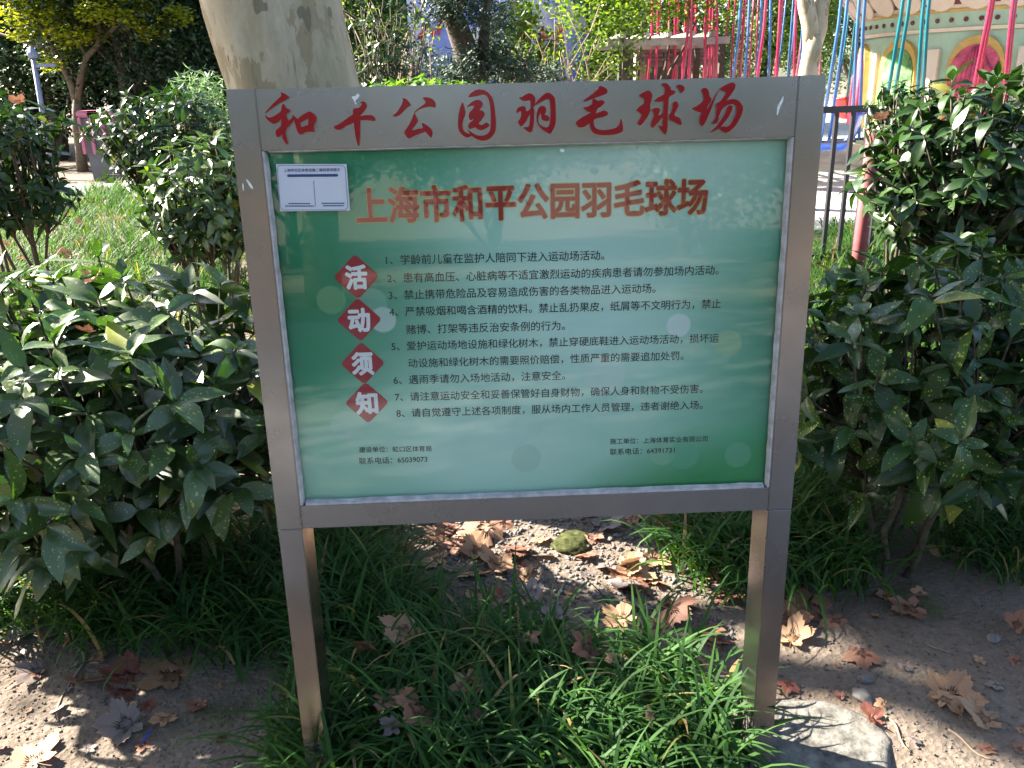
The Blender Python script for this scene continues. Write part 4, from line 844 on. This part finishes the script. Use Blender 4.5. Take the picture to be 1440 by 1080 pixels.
for k in range(12):
    a_ = k * R(30); mb = MB().tube([(.4 * math.cos(a_), .4 * math.sin(a_), ZT - .02), ((RC + .45) * math.cos(a_), (RC + .45) * math.sin(a_), ZT - .02)], .05, 6); mb.build('spoke', M['iron'], ride)
def seat_mesh(mat):
    mb = MB(); P = [(-.05, .50), (0, .46), (.06, .22), (.10, .06), (.2, .02), (.42, .03), (.47, .0)]; V = []; n = 7
    for y, z in P:
        for i in range(n):
            x = (i / (n - 1) - .5) * .44; V.append((x, -y, z + .10 * abs(x / .22) ** 3 * (1 if z < .1 else .3)))
    k = len(V); V += [(x, y + .02, z - .025) for x, y, z in V]; Fs = []
    for j in range(len(P) - 1):
        for i in range(n - 1):
            q_ = (j * n + i, j * n + i + 1, (j + 1) * n + i + 1, (j + 1) * n + i); Fs += [q_, tuple(x + k for x in reversed(q_))]
    m_ = len(P)
    edge = [i for i in range(n)] + [j * n + n - 1 for j in range(1, m_)] + [(m_ - 1) * n + i for i in range(n - 2, -1, -1)] + [j * n for j in range(m_ - 2, 0, -1)]
    Fs += [(edge[i], edge[(i + 1) % len(edge)], edge[(i + 1) % len(edge)] + k, edge[i] + k) for i in range(len(edge))]
    return mb.add(V, Fs).mesh('seat', mat, smooth=True)
SEAT = {c: seat_mesh(M[c]) for c in ('seat_red', 'seat_yel', 'seat_blue')}
nchair = 40
SC = ['s_red', 's_red', 's_pink', 's_red', 's_yel', 's_blue', 's_pink', 's_yel', 's_blue', 's_red', 's_pink', 's_blue', 's_teal', 's_teal', 's_teal', 's_blue', 's_yel', 's_yel', 's_pink', 's_red', 's_teal', 's_teal', 's_red', 's_teal', 's_blue', 's_red']
for k in range(nchair):
    a_ = toC + R(100) - k * R(360 / nchair); rad_ = RC - .35 * (k % 2)
    p = Vector((Cc.x + rad_ * math.cos(a_), Cc.y + rad_ * math.sin(a_), .215 + .55)); sx_ = RS.transposed() @ (p - CAM); pxx = 720 + F * sx_.x / -sx_.z
    pal = ['s_red', 's_red', 's_pink'] if pxx < 1050 else ['s_pink', 's_yel', 's_blue', 's_red', 's_blue'] if pxx < 1135 else ['s_teal', 's_blue', 's_teal'] if pxx < 1215 else ['s_yel', 's_pink', 's_yel'] if pxx < 1275 else ['s_teal', 's_teal', 's_pink'] if pxx < 1380 else ['s_red', 's_blue', 's_yel']
    s = random.Random(k * 13).choice(pal)
    c = ('seat_red', 'seat_yel', 'seat_blue')[(0 if s in ('s_red', 's_pink') else 1 if s == 's_yel' else 2) if k % 3 else 0]
    nm = dict(s_red='red', s_pink='pink', s_yel='yellow', s_blue='blue', s_teal='teal')[s]
    ch = thing('swing_chair', f'{dict(seat_red="red", seat_yel="yellow", seat_blue="blue")[c]} swing chair hanging on {nm} sleeved ropes from the ride', 'swing chair', p, 'swing chairs of the fairground ride', (0, 0, a_ + random.uniform(-.3, .3)))
    obj('seat', SEAT[c], ch)
    for x in (-.235, .235):
        for y in (-.02, -.42):
            MB().tube([(x, y, .12), (x * .8 + random.uniform(-.05, .05), y * .6 - .1, 1.6), (x * .55 + .03, -.2 + y * .3, ZT - .57)], .022, 6).build('rope', M[s], ch, smooth=True)
        MB().tube([(x * .98, 0.04, .14), (x * .98, -.44, .12)], .018, 6).build('armrest', M['iron'], ch)

# ------------------------------------------------------------------ fence, red post, lamp, bins
fa = at_y(1150, 150, 4.9); fb = at_y(1700, 150, 5.6); fd = (fb - fa); fd.z = 0; fl = fd.length; fence = thing('iron_fence', 'black iron railing with square bars in front of the swing ride', 'fence', (fa.x, fa.y, .2), rot=(0, 0, math.atan2(fd.y, fd.x))); zt = fa.z - .2
x0f = -.45
MB().box((x0f, -.025, zt - .05), (fl, .025, zt)).build('top_rail', M['iron'], fence, bevel=.004); MB().box((x0f, -.02, .12), (fl, .02, .16)).build('bottom_rail', M['iron'], fence, bevel=.004)
bar = MB().box((-.016, -.016, -.15), (.016, .016, zt - .051)).mesh('bar', M['iron'], bevel=.003); x = x0f + .05
while x < fl - .05: obj('bar', bar, fence, (x, 0, 0)); x += .142
q = at_y(1222, 230, 4.3); rp = thing('red_post', 'weathered dull red wooden post standing before the iron railing', 'post', (q.x, 4.3, gh(0, 4.3))); hz = at_y(1235, 175, 4.3).z - gh(0, 4.3)
MB().tube([(0, 0, -.2), (0.005, 0, .3), (.01, 0, hz - .03)], [.055, .05, .048], 12).build('shaft', M['redpost'], rp, smooth=True); MB().tube([(.01, 0, hz - .03), (.01, 0, hz)], [.056, .05], 12).build('cap', M['redpost'], rp)
q = at_y(55, 150, 15.5); lp = thing('lamp_post', 'slim blue-grey lamp post beside the maple', 'lamp post', (q.x, 15.5, .2)); hz = at_y(47, 82, 15.5).z - .2; dx = at_y(47, 82, 15.5).x - q.x
MB().tube([(0, 0, -.1), (dx, 0, hz)], [.055, .045], 10).build('pole', M['lamp_grey'], lp, smooth=True); MB().tube([(dx, 0, hz), (dx, 0, hz + .06), (dx, 0, hz + .1), (dx, 0, hz + .2)], [.07, .10, .09, .03], 10).build('lamp_head', M['lamp_grey'], lp, smooth=False)
MB().box((dx, -.03, hz - .16), (dx + .4, .03, hz - .10)).build('bracket', M['lamp_grey'], lp, bevel=.01)
def bin_(px, label):
    q = at_y(px, 155, 14.6); t = thing('waste_bin', label, 'bin', (q.x, 14.6, .215), 'bins by the garden path'); h = q.z - .215
    MB().add([(-.17, -.17, 0), (.17, -.17, 0), (.17, .17, 0), (-.17, .17, 0), (-.22, -.22, h - .12), (.22, -.22, h - .12), (.22, .22, h - .12), (-.22, .22, h - .12)], [(0, 3, 2, 1), (4, 5, 6, 7), (0, 1, 5, 4), (1, 2, 6, 5), (2, 3, 7, 6), (3, 0, 4, 7)]).build('body', M['binbody'], t, bevel=.02)
    MB().box((-.25, -.25, h - .119), (.25, .25, h)).build('lid', M['pink'], t, bevel=.03)
    for x in (-.2, .2): MB().box((x - .03, -.262, h - .75), (x + .03, -.225, h - .12)).build('strap', M['pink'], t, bevel=.008)
bin_(133, 'grey bin with pink lid beside the garden path, nearer the maple'); bin_(147, 'grey bin with pink lid beside the garden path, nearer the dense dark shrub')

# ------------------------------------------------------------------ fallen plane leaves, stones, twigs
def plane_leaf(seed, mat, curl):
    rr = random.Random(seed); lobes = [(-2.2, .55), (-1.08, .86), (0, 1.0), (1.08, .86), (2.2, .55)]; O = [(-2.85, .22)]
    for i, (a, r) in enumerate(lobes):
        a += rr.gauss(0, .05); r *= rr.uniform(.9, 1.06)
        seq = [(-.44, .76), (-.35, .86), (-.28, .82), (-.18, .95), (-.12, .90), (0, 1.08), (.12, .90), (.18, .95), (.28, .82), (.35, .86), (.44, .76)]
        for da, k in seq: O.append((a + da, r * k * rr.uniform(.95, 1.05)))
        if i < 4: O.append(((a + lobes[i + 1][0]) / 2, min(r, lobes[i + 1][1]) * .70))
    O.append((2.85, .22))
    n = len(O); V = [(0, 0, 0)]; vein = [.35]; rings = (.3, .6, .82, 1.0); ph = [rr.uniform(0, 6.28) for _ in range(4)]; fa_ = rr.uniform(0, 3.14)
    for k in rings:
        for a, r in O:
            x, y = math.sin(a) * r * k, math.cos(a) * r * k
            ln = min(abs((a - b + math.pi) % (2 * math.pi) - math.pi) for b, _ in lobes)
            z = curl[0] * (x * x + y * y) + curl[1] * abs(x * math.cos(fa_) + y * math.sin(fa_)) + curl[2] * math.sin(3 * x + ph[0]) * math.cos(2.6 * y + ph[1]) * k + .022 * math.sin(4 * a + ph[2]) * k * k + (.022 * min(1, ln / .3) * min(1, k * 1.6))
            V.append((x, y + .12, z)); vein.append(.35 if ln < .05 and k < .9 else 0)
    Fs = [(0, 1 + j, 1 + (j + 1) % n) for j in range(n)]; Fs += [(0, 1 + j, 1 + (j + 1) % n) for j in []]
    T = [(0, 1 + j, 1 + (j + 1) % n) for j in range(n - 1)]
    for q_ in range(len(rings) - 1):
        for j in range(n - 1):
            a, b, c, d = 1 + q_ * n + j, 1 + q_ * n + j + 1, 1 + (q_ + 1) * n + j + 1, 1 + (q_ + 1) * n + j; T += [(a, b, c), (a, c, d)]
    zmin = min(v[2] for v in V); V = [(x, y, z - zmin * .7) for x, y, z in V]; o_ = len(V)
    pz = -zmin * .7
    for i in range(5):                                              # leaf stalk
        t_ = i / 4; p = (.10 * t_ * t_ * (1 if seed % 2 else -1), .12 - .62 * t_, pz + .05 * t_)
        for k in range(3): V.append((p[0] + .016 * math.cos(k * 2.1), p[1], p[2] + .016 * math.sin(k * 2.1))); vein.append(.6)
    for i in range(4):
        for k in range(3): a, b = o_ + i * 3 + k, o_ + i * 3 + (k + 1) % 3; T += [(a, b, b + 3), (a, b + 3, a + 3)]
    return mesh_np('plane_leaf', V, T, M[mat], rnd=vein)
CURLS = [(.06, .08, .06), (.15, .03, .08), (-.10, .10, .10), (.03, .35, .10), (.30, .08, .14), (-.22, .03, .12), (.08, .60, .10), (.01, .03, .05)]
LEAVES = {m_: [plane_leaf(20 * j + k, m_, c) for k, c in enumerate(CURLS)] for j, m_ in enumerate(('f_tan', 'f_brown', 'f_red', 'f_grey'))}
WORD = dict(f_tan='tan', f_brown='brown', f_red='dark russet', f_grey='greyish')
def fallen(px, py, size, m_, where, k=None, lift=.0, tilt=.22, own=None, kind='fallen plane leaf lying'):
    p = on_ground(px, py, lift); rr = random.Random(int(px * 7 + py)); k = rr.randrange(8) if k is None else k
    s = size / F * (p - CAM).length * .60
    o = obj('fallen_leaf', LEAVES[m_][k], None, (p.x, p.y, ground_z(p.x, p.y) + .004 + lift), (rr.gauss(0, tilt), rr.gauss(0, tilt), rr.random() * 6.28), s)
    o.scale = (s * rr.uniform(.78, 1.12), s * rr.uniform(.85, 1.15), s * rr.uniform(.6, 1.2))
    tag(o, own or f'{WORD[m_]} {kind} {where}', 'leaf', f'fallen leaves {where}'); return o
W1 = 'on the bare soil below the sun-topped aucuba'
for px, py, s, m_, k, lb in ((113, 965, 64, 'f_tan', 3, 'folded tan fallen leaf on the bare soil near the aucuba fringe'), (180, 962, 62, 'f_red', 4, 'crumpled dark russet fallen leaf beside the big orange-tan leaf'), (252, 962, 92, 'f_tan', 0, 'big flat orange-tan fallen leaf in a sun patch on the soil'),
    (188, 1025, 66, 'f_grey', 3, 'greyish fallen leaf beside the blue plastic scrap'), (238, 1028, 40, 'f_tan', 2, 'small curled tan leaf touching the greyish one'), (60, 940, 64, 'f_grey', 7, 'flat grey broken leaf on the bare soil'), (55, 1078, 70, 'f_tan', 1, None), (90, 905, 30, 'f_tan', 7, None), (200, 1056, 26, 'f_brown', 7, None),
    (395, 935, 46, 'f_brown', 1, 'brown leaf leaning against the foot of the board leg'), (295, 830, 50, 'f_tan', 0, 'tan leaf caught in the lilyturf fringe under the aucuba'), (285, 1000, 36, 'f_brown', 4, None), (20, 905, 34, 'f_grey', 2, None), (135, 930, 26, 'f_brown', 5, None), (395, 990, 34, 'f_tan', 3, None), (165, 985, 40, 'f_red', 5, None), (145, 850, 30, 'f_tan', 2, None)):
    fallen(px, py, s, m_, W1, k, own=lb)
W2 = 'in the lilyturf between the board legs'
for px, py, s, m_ in ((575, 905, 70, 'f_tan'), (545, 990, 66, 'f_brown'), (590, 1000, 70, 'f_brown'), (655, 960, 66, 'f_tan'), (830, 915, 70, 'f_brown'), (880, 885, 60, 'f_tan'), (750, 850, 46, 'f_grey'), (780, 880, 44, 'f_grey'), (740, 905, 40, 'f_brown'), (560, 1030, 40, 'f_grey'), (870, 935, 40, 'f_tan'), (520, 930, 50, 'f_brown'), (915, 1020, 30, 'f_tan'), (680, 1010, 40, 'f_brown')):
    fallen(px, py, s, m_, W2, lift=.15, tilt=.4)
W3 = 'in the sunlit litter behind the board'
rr = random.Random(77)
for px, py, s, m_ in ((690, 752, 92, 'f_tan'), (650, 772, 60, 'f_brown'), (722, 775, 56, 'f_brown'), (622, 792, 66, 'f_tan'), (700, 800, 44, 'f_tan'), (845, 745, 54, 'f_grey'), (882, 800, 66, 'f_tan'), (893, 818, 44, 'f_brown'), (945, 862, 74, 'f_brown'), (930, 885, 50, 'f_tan'), (1005, 890, 56, 'f_brown'), (990, 930, 30, 'f_tan'), (660, 815, 60, 'f_tan'), (610, 765, 50, 'f_tan'), (560, 790, 50, 'f_brown'), (1020, 905, 60, 'f_brown'), (820, 790, 36, 'f_brown'), (765, 765, 36, 'f_tan'), (640, 745, 40, 'f_brown')):
    fallen(px, py, s, m_, W3, lift=.01, tilt=.3)
for k in range(95):
    fallen(rr.uniform(570, 1035), rr.uniform(690, 870), rr.uniform(22, 58), rr.choice(['f_tan', 'f_brown', 'f_tan', 'f_brown', 'f_grey']), W3, tilt=.35)
W4 = 'on the bare soil around the concrete slab'
for px, py, s, m_, k, lb in ((1150, 865, 74, 'f_brown', 7, 'flat brown leaf with pointed lobes beside the board leg'), (1112, 905, 60, 'f_tan', 3, 'tan leaf tucked against the board leg'), (1180, 880, 44, 'f_brown', 2, None), (1285, 862, 62, 'f_brown', 3, 'upright brown leaf at the shaded aucuba stems'), (1210, 925, 50, 'f_brown', 5, 'curled brown leaf alone on the shaded soil'), (1342, 958, 82, 'f_tan', 0, 'large tan leaf topmost of the pair by the moss'), (1330, 992, 84, 'f_tan', 7, 'large tan leaf under another one by the moss'), (1392, 1015, 56, 'f_tan', 3, 'pointed tan leaf beside the pair by the moss'),
    (1225, 1030, 36, 'f_red', 6, 'small crumpled russet leaf at the slab end'), (1428, 885, 40, 'f_brown', 1, None), (1420, 748, 56, 'f_brown', 2, None), (1400, 800, 50, 'f_grey', 1, None), (1345, 790, 44, 'f_tan', 3, None), (1320, 1000, 44, 'f_tan', 5, None), (1110, 960, 34, 'f_red', 5, None), (1095, 880, 66, 'f_brown', 1, None)):
    fallen(px, py, s, m_, W4, k, own=lb)
for k in range(26): fallen(rr.uniform(-10, 400), rr.uniform(900, 1075), rr.uniform(10, 26), rr.choice(['f_brown', 'f_red', 'f_grey', 'f_tan']), 'on the soil below the sun-topped aucuba', tilt=.15, kind='small scrap of fallen leaf')
for k in range(22): fallen(rr.uniform(1100, 1440), rr.uniform(840, 1075), rr.uniform(10, 24), rr.choice(['f_brown', 'f_red', 'f_grey', 'f_tan']), 'on the soil near the slab', tilt=.15, kind='small scrap of fallen leaf')
W5 = 'in the tall grass behind the shrubs'
for k in range(26): fallen(rr.uniform(0, 330), rr.uniform(300, 440), rr.uniform(14, 26), rr.choice(['f_tan', 'f_brown']), W5, lift=.12, tilt=.5)
W6 = 'in the grass before the iron fence'
for k in range(10): fallen(rr.uniform(1150, 1430), rr.uniform(380, 520), rr.uniform(16, 28), rr.choice(['f_tan', 'f_brown']), W6, lift=.10, tilt=.5)
# orange dead leaves lodged in the bush tops
for px, py, Y, s, lb in ((130, 395, .72, 30, 'bright orange dead leaf lodged in the sun-topped aucuba'), (128, 468, .62, 30, 'orange curled dead leaf deeper in the sun-topped aucuba'), (1240, 168, 2.5, 22, 'pale dead leaf caught in the tall dark shrub'), (28, 145, 3.2, 22, 'orange dead leaf on the round shrub near the lamp post')):
    p = at_y(px, py, Y); o = obj('dead_leaf', LEAVES['f_brown'][4], None, p, (.5, .3, px), s / F * (p - CAM).length * .6); tag(o, lb, 'leaf', 'dead leaves lodged in bushes')
def rock(name, px, py, rx, ry, rz, mat, label, seed, cat='stone', n=3):
    bm = bmesh.new(); bmesh.ops.create_icosphere(bm, subdivisions=n, radius=1)
    for v in bm.verts:
        d = 1 + .28 * noise.noise(v.co * 1.4 + Vector((seed, 0, 0))) + .10 * noise.noise(v.co * 4 + Vector((seed, 3, 0))); v.co = Vector((v.co.x * rx * d, v.co.y * ry * d, v.co.z * rz * d))
    me = bpy.data.meshes.new(name); bm.to_mesh(me); bm.free(); me.polygons.foreach_set('use_smooth', np.ones(len(me.polygons), bool)); me.materials.append(M[mat]); p = on_ground(px, py)
    return tag(obj(name, me, None, (p.x, p.y, ground_z(p.x, p.y) + rz * .25), (0, 0, seed)), label, cat)
rock("stone", 805, 772, .095, .07, .022, 'moss', 'moss-covered stone in the gravel behind the board', 1)
rock('stone', 1212, 990, .035, .025, .02, 'stone', 'small grey stone lying just beyond the concrete slab', 2)
rock('stone', 1215, 965, .022, .018, .014, 'stone', 'tiny grey stone near the curled brown leaf', 3)
rock('stone', 1395, 905, .025, .02, .012, 'stone', 'pale pebble on the shaded soil beyond the slab', 4)
# slab
sp_ = [(1085, 985), (1140, 990), (1190, 1000), (1235, 1020), (1258, 1045), (1252, 1075), (1255, 1120), (1060, 1130), (1070, 1040)]
gp_ = chaikin([(lambda v: (v.x, v.y))(on_ground(*p)) for p in sp_], 2); cxy = Vector((sum(p[0] for p in gp_) / len(gp_), sum(p[1] for p in gp_) / len(gp_))); mb = MB(); n = len(gp_); V = [(cxy.x, cxy.y, .012)]
for f in (.25, .5, .72, .88, .97, 1.02, 1.03):
    for p in gp_:
        q_ = cxy.lerp(Vector(p), f * (1 + (.03 * noise.noise(Vector((p[0] * 25, p[1] * 25, 0))) if f > .9 else 0))); V.append((q_.x, q_.y, .012 + .004 * noise.noise(Vector((q_.x * 14, q_.y * 14, 3))) + .0025 * noise.noise(Vector((q_.x * 50, q_.y * 50, 7))) - (.006 if f == .97 else .03 if f == 1.02 else .14 if f == 1.03 else 0)))
mb.add(V, [(0, 1 + j, 1 + (j + 1) % n) for j in range(n)] + [(1 + r_ * n + j, 1 + r_ * n + n + j, 1 + r_ * n + n + (j + 1) % n, 1 + r_ * n + (j + 1) % n) for r_ in range(6) for j in range(n)])
tag(mb.build('concrete_slab', M['concrete'], smooth=True), 'worn half-buried concrete slab at the foot of the board leg', 'slab')
def pebbles(name, label, polys, n, sz, seed, mat='stone'):
    sp = spots_px(polys, n, seed); g = np.random.default_rng(seed); base = np.array([(1, 0, 0), (-1, 0, 0), (0, 1, 0), (0, -1, 0), (0, 0, .7), (0, 0, -.7)], float); T = [(0, 2, 4), (2, 1, 4), (1, 3, 4), (3, 0, 4), (2, 0, 5), (1, 2, 5), (3, 1, 5), (0, 3, 5)]
    V, Fc = [], []
    for i, (x, y, _) in enumerate(sp):
        s = g.uniform(*sz) * g.random() ** .6; Rm = np.array(Matrix.Rotation(g.random() * 6.28, 3, 'Z') @ Matrix.Rotation(g.normal() * .5, 3, 'X')); V.append((base * g.uniform(.6, 1.3, (6, 3)) * s) @ Rm.T + np.array([x, y, ground_z(x, y) + s * .2])); Fc.append(np.array(T) + 6 * i)
    return tag(obj(name, mesh_np(name, np.concatenate(V), np.concatenate(Fc), M[mat], smooth=False)), label, 'gravel', kind='stuff')
pebbles('gravel', 'pale gravel strewn behind the board in the sun', [[(600, 850), (1040, 900), (1000, 700), (600, 700)]], 2600, (.005, .017), 1)
pebbles('gravel', 'fine grit and pebbles on the bare soil', [[(-40, 1100), (420, 1100), (380, 920), (-40, 900)], [(1090, 1100), (1480, 1100), (1480, 830), (1120, 870)]], 900, (.002, .007), 2)
pebbles('soil_crumbs', 'loose crumbs and clods of soil on the bare earth', [[(-40, 1100), (420, 1100), (380, 900), (-40, 880)], [(1080, 1120), (1480, 1120), (1480, 800), (1100, 850)], [(600, 880), (1040, 930), (1000, 690), (600, 690)]], 6000, (.002, .008), 5, 'soil')
def twig(px, py, qx, qy, r, label):
    a, b = on_ground(px, py), on_ground(qx, qy); mb = MB(); pts = []
    c = (a + b) / 2
    for i in range(8):
        f = i / 7; p = a.lerp(b, f); sd = (b - a).cross(Vector((0, 0, 1))) * .10 * math.sin(f * 5 + px); p += sd; pts.append((p.x - c.x, p.y - c.y, ground_z(p.x, p.y) + r * .7 - c.z))
    tag(mb.tube(pts, [r * (1.1 - .5 * i / 7) for i in range(8)], 6).build('twig', M['twig'], None, smooth=True, loc=c), label, 'twig', 'twigs on the soil')
twig(1300, 912, 1332, 930, .0035, 'short pale twig on the shaded soil'); twig(1235, 1010, 1285, 1060, .004, 'bent twig running past the slab end'); twig(1330, 1030, 1400, 1075, .0035, 'long thin twig below the pair of large leaves'); twig(104, 915, 100, 1015, .004, 'dark twig beside the folded tan leaf'); twig(150, 1012, 200, 1000, .004, 'twig under the crumpled russet leaf'); twig(1100, 1000, 1150, 1030, .003, 'thin twig lying across the slab')
a, b = on_ground(202, 1052), on_ground(214, 1032); tag(MB().tube([(a.x, a.y, ground_z(a.x, a.y) + .006), ((a.x + b.x) / 2, (a.y + b.y) / 2, ground_z(a.x, a.y) + .012), (b.x, b.y, ground_z(b.x, b.y) + .006)], .003, 6).build('plastic_scrap', M['bluepl']), 'tiny blue plastic scrap on the soil beside the greyish leaf', 'litter')

# ------------------------------------------------------------------ behind the camera: the far side of the footpath; then off-frame trees added for shade
for x, y, lb, sd in ((-2.0, -8.0, 'plane tree across the footpath facing the board', 51), (7.2, -8.6, 'second plane tree across the footpath', 52), (-7.5, -8.4, 'third plane tree across the footpath', 53), (9, -8.5, 'fourth plane tree across the footpath', 54)):
    tree('street_plane_tree', lb, (x, y, 0), 9.5, 2.6, 3.6, 'plane_leaf', 'plane_bark', (.12, .2), 50, 12, sd, 'plane trees across the footpath', trunk_to=.4)
for k in range(11):
    x = -16 + k * 3.2; tree('garden_tree', 'low dark tree in the hedge line across the footpath', (x, -12 - (k % 2) * 1.0, 0), 4.6, 2.9, 4.5, 'darkgreen', 'bark', (.10, .18), 240, 16, 160 + k, 'trees across the footpath')
tree('street_plane_tree', 'unseen slim plane tree added to shade the soil and grass', (-7.0, 4.5, .2), 8.8, 2.4, 4.0, 'plane_leaf', 'plane_bark', (.12, .2), 190, 20, 91, 'unseen plane trees added for shade', trunk_to=.3, gaps=True, nlimb=4)  # out of view, added so its crown shades the soil and grass
for k, (x, y) in enumerate(((-8.0, 2.4), (-9.4, -.4), (-8.8, -3.8), (-12.5, -2.5), (-14.5, 1.0))):  # out of view, placed for the dappled shade they cast
    tree('street_plane_tree', 'unseen plane tree added to shade the footpath and bed', (x, y, 0), 9.5, 2.9, 5.0, 'plane_leaf', 'plane_bark', (.12, .2), 130, 16, 70 + k, 'unseen plane trees added for shade', trunk_to=.4, gaps=True)
